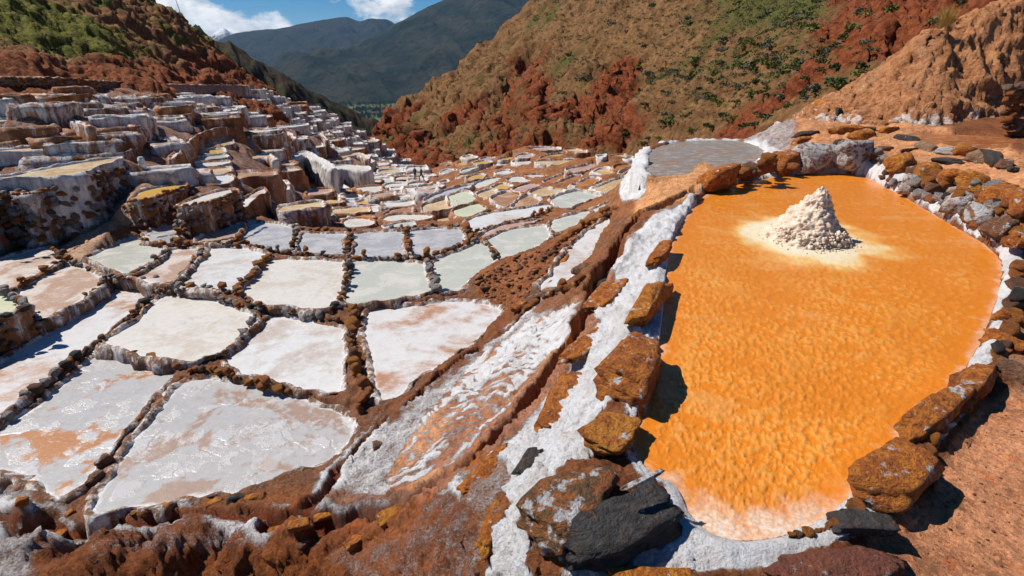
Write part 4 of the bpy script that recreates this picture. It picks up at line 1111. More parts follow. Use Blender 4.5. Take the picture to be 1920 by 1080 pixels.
def orange_mat():
    g = NT('orange_brine'); p = g.pos()
    lump = g.attr('lump'); halo = g.attr('halo'); crust = g.attr('crust')
    a = g.noise(p, 0.9, 5, 0.6); b = g.noise(p, 38.0, 5, 0.65); d = g.noise(p, 8.0, 5, 0.6)
    c = g.mix(g.ramp(lump, 0.15, 0.8), (0.66, 0.198, 0.011), (0.69, 0.285, 0.048))
    c = g.mix(g.ramp(a, 0.38, 0.62, 0.0, 0.6), c, (0.56, 0.170, 0.008))
    c = g.mix(g.ramp(g.noise(g.scale(p, (.6, 1.6, 1), (4, 4, 4)), 1.3, 6, .65), .55, .7, 0, .5), c, (0.68, 0.33, 0.09))
    c = g.mix(g.ramp(b, 0.55, 0.75, 0, .35), c, (0.36, 0.12, 0.012))
    c = g.mix(g.ramp(d, 0.56, 0.72, 0, .35), c, (0.72, 0.40, 0.13))
    c = g.mix(g.ramp(halo, 0.0, 1.0), c, g.mix(g.ramp(halo, .5, 1), (0.80, 0.56, 0.20), (0.76, 0.66, 0.46)))
    cf = g.ramp(g.math('ADD', crust, g.math('MULTIPLY', g.math('SUBTRACT', d, .5), .8)), 0.25, 0.95)
    c = g.mix(cf, c, g.mix(g.ramp(b, .4, .62), (0.64, 0.40, 0.24), (0.70, 0.60, 0.52)))
    h = g.math('ADD', g.math('MULTIPLY', b, 0.6), d)
    return g.done(c, g.ramp(a, .35, .65, .24, .42), g.bump(h, 0.6, 0.016), 0.5)
M_OR = orange_mat()
o = mesh_obj('brine', V, F, M_OR, root, attrs={'lump': ('FLOAT', np.clip(hh / 0.0100, 0, 1)), 'halo': ('FLOAT', halo), 'crust': ('FLOAT', crust)})
tag(root, 'large round pool of bright orange brine in the right foreground', 'salt pool')
# grey pool and rust pool behind
root = empty('grey_brine_pool'); V, F, us, X, Y, sd = pool_sheet('brine', W_GR, ZG, None, 0.25, 0.008, lambda X, Y, s: 0.004 * fbm(X, Y, 6, 3, 2), 0.10, root)
def streak_mat(name, c1, c2, c3, s, rough):
    g = NT(name); p = g.pos()
    a = g.noise(g.scale(p, (0.8, 3.0, 1), rot=(0, 0, .15)), s, 6, 0.65, 0.5); b = g.noise(g.scale(p, (1, 2.5, 1), (3, 3, 3)), s * 1.7, 6, 0.65)
    c = g.mix(g.ramp(a, 0.42, 0.60), c1, c2); c = g.mix(g.ramp(b, 0.52, 0.62, 0, .8), c, c3)
    return g.done(c, rough, g.bump(a, 0.3, 0.02), 0.15)
mesh_obj('brine', V, F, streak_mat('grey_brine_with_rust_streaks', (0.20, 0.20, 0.20), (0.27, 0.16, 0.10), (0.38, 0.37, 0.36), 2.2, 0.4), root, attrs={'edge': ('FLOAT', np.zeros(len(V)))})
tag(root, 'shallow grey brine pool streaked with rust behind the tan earth mound', 'salt pool')
root = empty('rust_brine_pool'); V, F, us, X, Y, sd = pool_sheet('brine', W_BR, ZBR, None, 0.25, 0.008, lambda X, Y, s: 0.003 * fbm(X, Y, 6, 3, 2), 0.12, root)
mesh_obj('brine', V, F, streak_mat('rust_red_brine', (0.27, 0.085, 0.025), (0.36, 0.13, 0.045), (0.50, 0.29, 0.17), 1.8, 0.25), root)
tag(root, 'small rust red brine pool at the foot of the red earth mound', 'salt pool')
# heap of scraped salt
NA, NH = 150, 90
th = np.linspace(0, 2 * math.pi, NA, endpoint=False); t = np.linspace(0, 1, NH)
TT, HH = np.meshgrid(th, t)
rad = 0.49 * (1 - HH) ** 1.0 + 0.05 * (1 - HH) + 0.012
rad *= 1 + 0.10 * np.cos(TT - 2.6) + 0.06 * np.sin(3 * TT + 1)
zz = 0.83 * HH ** 0.98
cx_, cy_ = 0.10 * HH, 0.05 * HH
x, y = rad * np.cos(TT) + cx_, rad * np.sin(TT) + cy_
nn = vnoise(x * 9, y * 9, zz * 9, 3) * 0.5 + vnoise(x * 20, y * 20, zz * 20, 4) * 0.34 + vnoise(x * 44, y * 44, zz * 44, 5) * 0.22
nn = np.sign(nn) * np.abs(nn) ** 0.8
k = 0.070 * (1 - 0.45 * HH)
x += np.cos(TT) * nn * k; y += np.sin(TT) * nn * k; zz = zz + nn * 0.03 - 0.03
g = NT('scraped_cream_salt'); b = g.noise(g.obj(), 16, 7, .7); a = g.noise(g.obj(), 4, 4)
c = g.mix(g.ramp(b, .36, .62), (0.52, 0.37, 0.26), (0.76, 0.65, 0.54)); c = g.mix(g.ramp(a, .58, .72, 0, .5), c, (0.66, 0.42, 0.20))
M_SALT = g.done(c, 0.85, g.bump(b, 0.8, 0.03), .25)
F = grid_faces(NH, NA, True)
o = mesh_obj('salt_heap', np.stack([x, y, zz], -1).reshape(-1, 3), F, M_SALT, loc=(CONE[0], CONE[1], ZO))
tag(o, 'lumpy cream cone of scraped salt standing in the orange pool', 'salt heap')
r_ = np.random.default_rng(8); V, F = [], []      # crumbs that rolled off belong to the heap
bm = bmesh.new(); bmesh.ops.create_icosphere(bm, subdivisions=1, radius=1.0); iv = np.array([q.co[:] for q in bm.verts]); jf = np.array([[q.index for q in p.verts] for p in bm.faces]); bm.free()
for i in range(420):
    a_ = r_.uniform(0, 6.28); d_ = 0.42 + abs(r_.normal()) * 0.13; s_ = r_.uniform(.006, .028) * (1.3 if d_ < .55 else .8)
    hz_ = max(0.0, (0.60 - d_) * 1.0)
    V.append(iv * s_ * r_.uniform(.6, 1.2, (1, 3)) * (1 + .25 * r_.normal(size=(len(iv), 1))) + np.array([d_ * math.cos(a_) + .02, d_ * math.sin(a_), hz_ + s_ * .3])); F.append(jf + len(iv) * i)
cr_o = mesh_obj('crumbs', np.concatenate(V), np.concatenate(F), M_SALT, o); cr_o['kind'] = 'stuff'
print('pools', round(time.time() - T0, 1))
# ------------------------------------------------------------------ boulders and stones
def rock_verts(sub, seed, boxy=3.0, cuts=9, rough=0.06, strata=0.05):
    bm = bmesh.new(); bmesh.ops.create_icosphere(bm, subdivisions=sub, radius=1.0)
    v = np.array([q.co[:] for q in bm.verts]); f = np.array([[q.index for q in p.verts] for p in bm.faces]); bm.free()
    r = np.random.default_rng(seed)
    # angular lump: a ball cut by flat fracture planes
    nk = r.normal(size=(max(int(cuts), 3) + 4, 3)); nk[:6] = [[1, .1, 0], [-1, 0, .1], [0, 1, .15], [.1, -1, 0], [0, .1, 1], [.1, 0, -1]]
    nk[:6] += r.normal(size=(6, 3)) * 0.18
    nk /= np.linalg.norm(nk, axis=1, keepdims=True)
    ok = np.r_[r.uniform(0.78, 0.92, 6), r.uniform(0.80, 1.05, len(nk) - 6)]
    dn = v @ nk.T
    lim = np.where(dn > 0.05, ok[None, :] / np.maximum(dn, 0.05), 9.0)
    soft = -np.log(np.exp(-lim * 26).sum(1)) / 26
    v = v * soft[:, None]
    nn = vnoise(v[:, 0] * 2.2, v[:, 1] * 2.2, v[:, 2] * 2.2, seed) + 0.5 * vnoise(v[:, 0] * 5, v[:, 1] * 5, v[:, 2] * 5, seed + 1) + 0.38 * vnoise(v[:, 0] * 9, v[:, 1] * 9, v[:, 2] * 9, seed + 2) + 0.22 * vnoise(v[:, 0] * 18, v[:, 1] * 18, v[:, 2] * 18, seed + 5)
    st = vnoise(v[:, 2] * 6 + v[:, 0] * 1.2, v[:, 2] * 0.5, v[:, 1] * .7, seed + 3)
    v = v * (1 + rough * 1.7 * nn + strata * 1.3 * st)[:, None]
    return v, f
def boulder(u1, v1, u2, v2, wpx, hf, mat, label, zref=None, name='boulder', seed=0, boxy=3.0, cuts=9, tilt=0.0, roll=0.0, sink_=0.3, sub=4, lift_=0.0, cat='boulder', strata=0.05, rough=0.06, onface=False):
    um, vm = (u1 + u2) / 2, (v1 + v2) / 2
    if zref is None: zref = pick(um, vm, None)[2]
    a, b = P(u1, v1, zref), P(u2, v2, zref)
    L = np.linalg.norm(b - a); c = (a + b) / 2
    depth = c[1] * CP - c[2] * SP
    W = wpx * depth / FPX; H = hf * W
    yaw = math.atan2(b[1] - a[1], b[0] - a[0])
    vv, ff = rock_verts(sub, seed, boxy, cuts, rough, strata)
    vv = vv * np.array([L / 2, W / 2, H / 2])
    if onface:
        g_ = gpick(um, vm); c = g_ - np.array([g_[0], g_[1], 0]) / math.hypot(g_[0], g_[1]) * W * 0.12
        zc = g_[2] + 0.1 * H
    else:
        zg = gz(c[0], c[1]); zc = max(zg, zref - 0.4) + H * (0.5 - sink_) + lift_
    o = mesh_obj(name, vv, ff, ST[mat], loc=(c[0], c[1], zc))
    o.rotation_euler = (roll, tilt, yaw)
    tag(o, label, cat)
    return o
# rim of the orange pool, left side (from the back to the front)
B = boulder
B(1226, 500, 1252, 462, 34, .45, 'rust', 'small oval rust stone set in the white salt band', ZO + .08, seed=1)
B(1195, 622, 1228, 540, 46, .9, 'gold', 'tall golden brown boulder standing at the pool edge above the big rust one', ZO + .12, seed=2, sink_=.2)
B(1150, 738, 1222, 646, 104, .8, 'rust', 'big rust brown boulder on the left rim of the orange pool', ZO + .14, seed=13, sink_=.2, boxy=3.5)
B(1098, 846, 1190, 786, 92, .42, 'gold', 'yellow ochre slab dipping into the left edge of the orange pool', ZO + .06, seed=4, sink_=.3)
B(1110, 598, 1168, 534, 50, .34, 'rust', 'flat orange slab in the salt band, farthest of three', None, name='rock_slab', seed=5, sink_=.45, cat='rock slab')
B(1056, 690, 1138, 622, 46, .34, 'rust', 'flat orange slab in the salt band, middle of three', None, name='rock_slab', seed=6, sink_=.45, cat='rock slab')
B(1012, 826, 1088, 700, 66, .34, 'rust', 'flat orange slab in the salt band, nearest of three', None, name='rock_slab', seed=7, sink_=.45, cat='rock slab')
B(1125, 500, 1180, 450, 44, .35, 'slate', 'grey slab pressed into the salt band beside the dark crack', None, name='rock_slab', seed=8, sink_=.5, cat='rock slab')
B(968, 905, 1006, 846, 30, .3, 'slate', 'thin slate plate lying in the salt band', None, name='rock_slab', seed=9, sink_=.4, cat='rock slab')
B(1006, 1030, 1120, 895, 130, .62, 'rustsalt', 'rust and olive boulder caked with salt beside the black rock', ZO + .08, seed=10, sink_=.28, boxy=3.4)
B(1062, 1048, 1262, 925, 112, .72, 'slate', 'large black slate boulder at the near end of the orange pool', ZO + .12, seed=11, sink_=.22, boxy=4.0, cuts=6, strata=.09)
B(1164, 928, 1244, 890, 14, .6, 'salted', 'thin salt coated stone sliver leaning on the black boulder', ZO + .27, name='stone_sliver', seed=12, sink_=0.0, lift_=.26, cat='stone', boxy=2.4)
B(1140, 1078, 1330, 1085, 90, .55, 'gold', 'orange rock at the bottom edge with a white salt rim', ZO + .08, seed=14, sink_=.35)
B(872, 935, 950, 838, 44, .5, 'rust', 'orange edged ledge stone above the dark crack', None, name='rock_slab', seed=15, sink_=.4, cat='rock slab')
B(900, 1050, 935, 940, 26, .6, 'gold', 'narrow orange stone fin beside the salt band at the bottom', None, name='rock_slab', seed=16, sink_=.35, cat='rock slab')
# right side, from the front to the back
B(1460, 1060, 1690, 1040, 88, .55, 'red', 'red conglomerate boulder at the bottom right of the pool', ZO + .10, seed=20, sink_=.28)
B(1552, 962, 1690, 972, 58, .55, 'slate', 'flat blue grey slate block between the red and orange boulders', ZO + .12, seed=21, boxy=6, cuts=3, sink_=.2, rough=.03, strata=.03)
B(1622, 915, 1740, 845, 104, .62, 'rust', 'big flat topped orange block on the near right rim', ZO + .14, seed=22, boxy=5, cuts=6, sink_=.2, rough=.04)
B(1702, 820, 1796, 742, 52, 1.0, 'rust', 'long orange brown boulder behind the flat topped orange block', ZO + .12, seed=23, sink_=.22)
B(1806, 745, 1852, 695, 46, 1.1, 'rust', 'upright brown boulder on the right rim', ZO + .10, seed=24, sink_=.22)
B(1850, 690, 1930, 725, 52, .7, 'brown', 'brown flat stone right of the upright boulder', None, seed=25, sink_=.3)
B(1850, 640, 1920, 675, 44, .7, 'rust', 'rust stone on the right rim, third above the upright boulder', None, seed=26, sink_=.3)
B(1858, 600, 1930, 618, 30, .8, 'rust', 'flat rust stone on the right rim with salt seam below', None, seed=27, sink_=.3)
B(1892, 560, 1950, 570, 44, .8, 'brown', 'brown boulder cut by the right edge', None, seed=28, sink_=.3)
B(1896, 515, 1950, 520, 32, .8, 'gold', 'golden stone cut by the right edge above the brown boulder', None, seed=29, sink_=.3)
B(1898, 470, 1935, 440, 40, .9, 'rust', 'rust stones stacked at the right edge of the pool', None, seed=30, sink_=.3)
# back wall of the pool
zb = lambda z: z
for i, (a, b, c, d, w, h, m, z, lab) in enumerate([
    (1320, 345, 1372, 335, 40, .9, 'rust', -2.12, 'rust boulder at the far left corner of the orange pool'),
    (1382, 322, 1425, 322, 34, .9, 'brown', -2.08, 'brown boulder right of the far left corner boulder'),
    (1420, 318, 1452, 314, 28, .9, 'salted', -2.06, 'salted stone in the back wall beside the sharp dark one'),
    (1450, 312, 1492, 306, 40, 1.0, 'rust', -2.05, 'sharp dark rust boulder in the back wall of the pool'),
    (1492, 300, 1566, 294, 52, .85, 'salted', -2.06, 'large rounded salt caked boulder in the back wall'),
    (1572, 300, 1620, 296, 46, .9, 'salted', -2.06, 'salt streaked boulder next to the wet rust stone'),
    (1640, 345, 1676, 335, 48, 1.0, 'rust', -2.15, 'wet glossy rust stone at the pool inlet'),
    (1676, 312, 1706, 308, 30, 1.0, 'gold', -1.98, 'golden stone above the inlet in the back wall'),
    (1718, 325, 1756, 328, 38, .9, 'gold', -2.0, 'golden brown boulder right of the inlet'),
    (1762, 335, 1808, 340, 36, .9, 'rust', -2.0, 'rust boulder under the grey ledge plate'),
    (1810, 340, 1846, 350, 34, .9, 'gold', -1.98, 'bright golden boulder near the right end of the back wall'),
    (1850, 362, 1892, 375, 38, .9, 'rust', -2.0, 'dark rust boulder at the right end of the back wall'),
    (1900, 375, 1940, 400, 40, .9, 'rust', -2.0, 'rust boulder cut by the right edge above the pool'),
    (1755, 300, 1802, 306, 20, .5, 'slate', -1.80, 'grey plate with orange side lying on the tan ledge'),
    (1568, 243, 1612, 240, 22, .6, 'gold', -1.70, 'flat orange stone on the tan ledge left of the golden cube'),
    (1602, 256, 1632, 256, 22, .8, 'gold', -1.74, 'bright golden stone on the tan ledge'),
    (1612, 240, 1642, 242, 12, .5, 'slate', -1.72, 'small dark slate stone behind the golden ledge stone'),
    (1655, 246, 1672, 244, 14, .9, 'gold', -1.72, 'small golden stone beside the rust pool channel'),
    (1678, 255, 1718, 262, 20, .5, 'slate', -1.76, 'brown grey plate at the left tip of the rust pool'),
    (1650, 274, 1676, 276, 14, .5, 'brown', -1.80, 'small brown plate on the ledge above the inlet'),
    (1690, 282, 1716, 280, 10, .5, 'brown', -1.80, 'dark wedge stone on the ledge right of the inlet'),
    (1722, 268, 1752, 276, 18, .7, 'tan', -1.76, 'tan stone on the near rim of the rust pool'),
    (1755, 280, 1800, 284, 20, .7, 'salted', -1.76, 'salted stone on the near rim of the rust pool'),
    (1796, 285, 1826, 290, 24, .8, 'gold', -1.75, 'ochre stone on the near rim of the rust pool'),
    (1828, 292, 1856, 298, 26, .8, 'tan', -1.75, 'tan block right of the ochre rim stone'),
    (1858, 296, 1868, 306, 20, 1.1, 'slate', -1.75, 'narrow upright dark slate at the end of the rust pool'),
    (1870, 304, 1894, 308, 20, .7, 'brown', -1.75, 'brown stone right of the upright slate'),
    (1888, 318, 1908, 320, 14, .6, 'slate', -1.78, 'small olive stone near the right edge ledge'),
    (1515, 190, 1556, 196, 22, .9, 'gold', -1.42, 'orange brown stone on the skyline ledge before the gorge'),
    (1560, 205, 1574, 215, 16, .8, 'slate', -1.5, 'small dark stone on the skyline ledge'),
    (1585, 190, 1612, 192, 12, .6, 'brown', -1.4, 'small brown stone at the foot of the red mound'),
    (1600, 322, 1636, 326, 34, .9, 'salted', -2.2, 'salt streaked stone left of the wet inlet stone'),
    (1690, 345, 1722, 350, 32, .9, 'salted', -2.2, 'low salted stone right of the inlet at the waterline'),
    (1730, 362, 1768, 368, 32, .9, 'brown', -2.2, 'brown stone low in the back wall under the golden brown boulder'),
    (1772, 378, 1812, 386, 34, .9, 'salted', -2.2, 'salted stone low in the back wall under the rust boulder'),
    (1815, 400, 1856, 412, 34, .9, 'salted', -2.2, 'salted stone low in the back wall near the right bend'),
    (1858, 420, 1892, 434, 34, .9, 'brown', -2.2, 'brown stone at the right bend of the pool'),
    (1700, 322, 1728, 326, 26, .9, 'brown', -2.1, 'dark brown stone wedged in the back wall right of the golden inlet stone'),
    (1500, 250, 1530, 248, 14, .7, 'slate', -1.85, 'dark slate stone left of the tan ledge'),
    (1490, 265, 1520, 262, 18, .8, 'rust', -1.9, 'rust stone above the large salt caked boulder'),
    (1565, 272, 1590, 268, 16, .9, 'slate', -1.86, 'dark rounded stone above the salt streaked boulder'),
]):
    ex = 1.3
    B((a + c) / 2 - (c - a) / 2 * ex, b, (a + c) / 2 + (c - a) / 2 * ex, d, w * ex, h, m, lab, z, seed=60 + i, sink_=.28, sub=3, onface=True)
# loose stones of the foreground
for i, (a, b, c, d, w, h, m, lab) in enumerate([
    (586, 968, 634, 958, 20, .6, 'gold', 'long orange stone lying across the red trickle'),
    (538, 1012, 590, 1000, 28, .6, 'gold', 'bright yellow stone below the red trickle'),
    (706, 995, 762, 966, 30, .6, 'gold', 'golden slab at the mouth of the dark crack'),
    (698, 840, 718, 836, 20, .8, 'brown', 'lone brown stone on the salted slope'),
    (502, 1002, 530, 990, 20, .6, 'gold', 'small ochre stone left of the bright yellow one'),
    (456, 942, 500, 932, 20, .6, 'gold', 'flat golden stone on the near pan rim'),
    (425, 948, 462, 934, 22, .7, 'slate', 'grey purple stone between two golden rim stones'),
    (388, 950, 424, 944, 14, .6, 'gold', 'flat orange stone at the left of the rim group'),
    (98, 1000, 124, 980, 18, .9, 'gold', 'golden stone in the trickle at the lower left'),
    (120, 970, 140, 955, 12, .8, 'gold', 'tiny golden stone beside the corner lump'),
    (34, 950, 58, 946, 22, .9, 'gold', 'small yellow stone under the salt capped lump'),
    (22, 905, 75, 900, 40, .9, 'salted', 'salt capped orange lump at the lower left corner'),
    (78, 925, 106, 915, 34, 1.0, 'brown', 'brown stump of rock beside the salt capped lump'),
    (180, 880, 215, 865, 24, 1.0, 'brown', 'dark crumbly lump on the rim between the two near pans'),
    (168, 915, 195, 890, 26, 1.0, 'brown', 'earthy lump below the dark rim lump'),
    (245, 968, 265, 958, 12, .7, 'gold', 'small golden stone on the near rim, left'),
    (650, 1030, 690, 1015, 24, .6, 'rust', 'rust slab on the brown bank below the golden slab'),
    (560, 1045, 585, 1030, 20, .6, 'brown', 'brown stone on the bank below the yellow stone'),
    (1040, 500, 1062, 478, 22, .9, 'gold', 'golden stone on the brown heap, nearest of its row'),
    (1055, 478, 1075, 462, 20, .9, 'gold', 'golden stone on the brown heap, second of its row'),
    (1008, 545, 1028, 525, 26, .8, 'gold', 'ochre stone at the lower tip of the white bank pan'),
    (1080, 520, 1102, 502, 26, .8, 'brown', 'brown stone on the right edge of the white bank pan'),
    (990, 575, 1015, 560, 22, .8, 'brown', 'brown stone above the salted slab'),
    (1018, 562, 1042, 548, 24, .8, 'tan', 'tan stone above the salted slab'),
    (960, 590, 985, 575, 20, .8, 'rust', 'rust stone at the left end of the stones above the slab'),
]):
    B(a, b, c, d, w, h, m, lab, None, name='stone', seed=120 + i, sink_=.25, sub=3, cat='stone')
# ------------------------------------------------------------------ stone rows on the rims
SM = {}
def small_rock(mat, k, sub):
    key = (mat, k, sub)
    if key not in SM:
        v, f = rock_verts(sub, 500 + k * 17, 2.8, 6, 0.05, 0.03)
        me = bpy.data.meshes.new('stone'); me.from_pydata(v.tolist(), [], f.tolist()); me.materials.append(ST[mat])
        me.polygons.foreach_set('use_smooth', np.ones(len(me.polygons), bool))
        SM[key] = me
    return SM[key]
MIX = {'mixed': (['rust', 'gold', 'slate', 'salted', 'brown'], [6, 3, 2, 6, 2]), 'dark': (['slate', 'salted', 'brown', 'rust'], [4, 5, 3, 4]), 'gold': (['gold', 'rust', 'brown', 'slate'], [5, 6, 2, 1]),
       'pale': (['salted', 'rust', 'slate'], [6, 2, 2])}
def stone_row(line, spx, mix, label, seed, dbl=0.15, up=0.03, z=None, gap=0.06):
    rs = random.Random(seed)
    pts = px_dense(px(line))
    w = np.array([pick(u, v) for u, v in pts] if z is None else [P(u, v, z) for u, v in pts])
    root = empty('stone_row', tuple(w[len(w) // 2]))
    seg = np.r_[0, np.cumsum(np.hypot(*(np.diff(w[:, :2], axis=0)).T))]
    t = 0.0; L = seg[-1]
    while t < L:
        x, y, zz = (np.interp(t, seg, w[:, k]) for k in range(3))
        depth = y * CP - zz * SP
        s = spx * (0.38 + 0.9 * rs.random() ** 1.6) * depth / FPX
        if rs.random() > gap:
            for lay in range(2 if rs.random() < dbl else 1):
                me = small_rock(rs.choices(*MIX[mix])[0], rs.randrange(6), 2 if spx > 15 else 1)
                o = bpy.data.objects.new('stone', me); COL.objects.link(o); o.parent = root
                hh = s * rs.uniform(0.34, 0.52)
                xx, yy = x + rs.uniform(-.2, .2) * s, y + rs.uniform(-.2, .2) * s
                o.location = Vector((xx, yy, max(zz, gz(xx, yy) if z is None else -99) + up + hh * (0.55 + 1.5 * lay))) - root.location
                o.scale = (s * rs.uniform(.42, .62), s * rs.uniform(.38, .55), hh)
                o.rotation_euler = (rs.uniform(-.25, .25), rs.uniform(-.25, .25), rs.uniform(0, 6.28))
        t += s * 0.92
    tag(root, label, 'stone row', 'rows of stones on the pan rims')
ROWS = [
    ('555,433 620,437 700,437 760,431 870,429', 11, 'mixed', 'row of small stones along the far side of the row of four grey pans'),
    ('440,455 480,465 545,479 650,487 770,489 800,485 870,462 905,451', 13, 'mixed', 'curved row of stones along the near side of the four grey pans'),
    ('556,437 548,475', 11, 'dark', 'short stone row between the first and second grey pan'),
    ('656,442 651,484', 11, 'dark', 'short stone row between the second and third grey pan'),
    ('763,437 767,484', 11, 'mixed', 'short stone row between the third and fourth grey pan'),
    ('651,490 655,520 641,560 624,583', 13, 'mixed', 'stone row between the pale pan and the grey flecked one'),
    ('800,490 813,530 824,553', 15, 'pale', 'salted stone row beside the grey green pan and the earth heap'),
    ('503,484 470,520 438,552', 15, 'gold', 'rust stone row left of the pale second row pan'),
    ('382,470 358,505 333,537', 11, 'dark', 'dark stone row between the pinkish and the white pan'),
    ('318,472 290,496 252,518', 12, 'dark', 'dark stone row between the mottled and the pinkish pan'),
    ('98,466 125,490 160,504 205,521 280,531 340,538 400,548 450,557 480,577', 13, 'mixed', 'long stone row curving from the ramp foot to the stone spine'),
    ('118,496 80,518 28,548', 11, 'gold', 'stone row between the two brownish pans at the left'),
    ('198,527 150,575 85,606 60,622', 12, 'mixed', 'stone row above the long diagonal white pan'),
    ('303,548 250,596 205,636 188,655', 12, 'dark', 'dark stone row left of the smooth cream pan'),
    ('165,660 130,690 70,740 0,796 -40,820', 17, 'dark', 'row of upright dark stones along the ochre streaked pan'),
    ('192,655 250,672 320,687 338,694', 19, 'gold', 'row of big rust stones at the near edge of the cream pan'),
    ('305,549 380,554 470,580 560,592 640,604', 12, 'pale', 'salted stone row behind the cream and pink stained pans'),
    ('482,592 450,642 410,675', 12, 'dark', 'dark stone row between the cream and the pink stained pan'),
    ('345,702 400,700 450,716 545,742', 17, 'gold', 'row of golden stones behind the large flaky pan'),
    ('668,592 661,640 667,700 690,748 672,785', 22, 'gold', 'thick spine of stacked rust stones between two white pans'),
    ('250,441 290,460 350,463 395,459 450,466', 12, 'gold', 'stone row under the small grey pan and the brown wall'),
    ('345,420 335,448 318,458', 13, 'gold', 'stone heap between the small grey and the reddish pan'),
    ('870,433 885,452 905,452', 16, 'gold', 'stone row at the corner by the earth heap'),
    ('885,440 930,425 990,412 1030,398', 8, 'gold', 'fine stone row under the long white strip'),
    ('910,452 925,478 930,490', 10, 'dark', 'short dark stone row between the two green pans'),
    ('1040,470 1075,440 1110,418 1160,398', 13, 'gold', 'row of orange stones along the white bank pan'),
    ('985,585 1030,560 1075,545 1100,525', 16, 'gold', 'row of brown stones above the salted slab'),
]
for i, (l, s, m_, lab) in enumerate(ROWS): stone_row(l, s, m_, lab, 300 + i, dbl=.6 if s > 20 else .15)
stone_row('1670,945 1718,868 1778,806 1826,748 1866,690 1890,628 1904,565 1908,505', 26, 'gold', 'packed rust stones wedged between the big boulders of the right rim', 411, dbl=.25, up=.0)
stone_row('1480,1020 1560,1000 1610,960', 22, 'gold', 'small rust stones at the near right corner of the pool', 412, dbl=.1, up=.0)
stone_row('1885,470 1850,445 1800,412 1750,385 1700,358 1650,335', 20, 'mixed', 'salt caked stones packed along the waterline of the back wall', 413, dbl=.5, up=.02)
stone_row('1890,420 1840,375 1790,348 1740,330 1690,318 1640,305 1570,292', 20, 'mixed', 'stones packed along the crest of the back wall', 414, dbl=.3, up=.0)
stone_row('1345,345 1390,332 1440,322 1500,318', 20, 'gold', 'stones packed along the far left edge of the pool', 415, dbl=.3, up=.02)
stone_row('-60,380 0,370 75,364 120,344 180,318 232,299', 9, 'gold', 'rust stones on the crest of the tall left wall', 401, z=-2.74)
stone_row('330,392 400,380 446,362', 8, 'gold', 'small stones on the crest of the brown wall', 402, z=-3.17)
stone_row('240,382 300,372 350,352', 9, 'gold', 'stones on the crest below the golden pan', 403, z=-3.10)
stone_row('-60,612 0,600 40,588 55,578 30,562 0,550', 16, 'pale', 'salted stones on the rim of the raised green pan', 404, z=-3.68)
# crumbly earth: clods over the brown banks, too many to count
def clods(name, polys, n, smin, smax, mats, label, seed):
    rs = random.Random(seed); protos = [rock_verts(1, 900 + k, 2.4, 4, .1, .03) for k in range(6)]
    acc = {m_: ([], []) for m_ in mats}
    done = 0
    while done < n:
        pl = rs.choice(polys); a_ = np.array(pl); u = rs.uniform(a_[:, 0].min(), a_[:, 0].max()); v = rs.uniform(a_[:, 1].min(), a_[:, 1].max())
        if not inside(np.array([u]), np.array([v]), a_)[0]: continue
        done += 1
        p_ = gpick_fast(u, v); depth = p_[1] * CP - p_[2] * SP
        s = rs.uniform(smin, smax) * (rs.random() ** 1.5 + .25) * depth / FPX
        V, F = acc[rs.choice(mats)]; vv, ff = protos[rs.randrange(6)]; b = len(V); a = rs.uniform(0, 6.28); ca, sa = math.cos(a), math.sin(a)
        q = vv * np.array([s * rs.uniform(.5, .8), s * rs.uniform(.4, .6), s * rs.uniform(.3, .5)])
        for w in q: V.append((p_[0] + w[0] * ca - w[1] * sa, p_[1] + w[0] * sa + w[1] * ca, p_[2] + w[2] + s * .08))
        F += (ff + b).tolist()
    for m_, (V, F) in acc.items():
        o = mesh_obj(name, V, F, CL[m_]); struct(o, 'stuff'); tag(o, label % m_, 'earth')
def gpick_fast(u, v):
    global PFIN
    if PFIN is None: gpick(u, v)
    # walk the column of the sheet at this bearing and stop at the first row above the ray
    a, y, z = ray(u, v); k = math.hypot(a, y); j = (math.atan2(a, y) - AZ0) / (AZ1 - AZ0) * (NAZ - 1); j = int(min(max(round(j), 0), NAZ - 1))
    h = GH[:, j] - z / k * rr
    i = int(np.argmax(h > 0)); return np.array([GX[i, j], GY[i, j], GH[i, j]])
CL = {'dark': plain('dark_brown_clod', (0.10, 0.042, 0.022), .95, 30), 'brown': plain('red_brown_clod', (0.22, 0.095, 0.048), .95, 30), 'pale': plain('salted_clod', (0.50, 0.42, 0.38), .9, 30)}
clods('earth_clods', [px('890,525 935,495 1060,455 1110,430 1060,490 1020,555 950,585 905,555')], 420, 3, 11, ['brown', 'dark'], '%s crumbs of earth on the heap beside the green pans', 32)
clods('earth_clods', [px('1700,980 1800,820 1900,740 1920,740 1920,1080 1640,1080')], 120, 2, 6, ['brown', 'dark'], '%s grit on the bare ground at the right', 35)
# stones built into the tall left walls, each a part of its pan
def wall_face_stones(label, n, seed, smin, smax):
    root = next(o for o in COL.objects if o.get('label') == label); p_ = next(q for q in PANS if q['label'] == label)
    w = p_['w']; w = w[::-1] if area2(w) < 0 else w
    w = catmull(list(w), 0.08); nrm = ring_normals(w); rs = random.Random(seed)
    fac = [i for i in range(len(w)) if nrm[i] @ (-w[i] / np.hypot(*w[i])) > -0.1]
    for k in range(n):
        i = rs.choice(fac); s = rs.uniform(smin, smax); dz = rs.uniform(0.02, 1) ** .8 * p_['dep'] * .85
        q = w[i] + nrm[i] * (p_['rw'] * 1.35 + .01 + rs.uniform(-.02, .03))
        o = bpy.data.objects.new('stone', small_rock(rs.choices(['rust', 'salted', 'brown', 'tan', 'slate'], [4, 8, 3, 3, 1])[0], rs.randrange(6), 1)); COL.objects.link(o); o.parent = root
        o.location = Vector((q[0], q[1], p_['z'] - dz)) - root.location; o.scale = (s * .6, s * .5, s * .45); o.rotation_euler = (rs.uniform(-.4, .4), rs.uniform(-.4, .4), rs.uniform(0, 6.28))
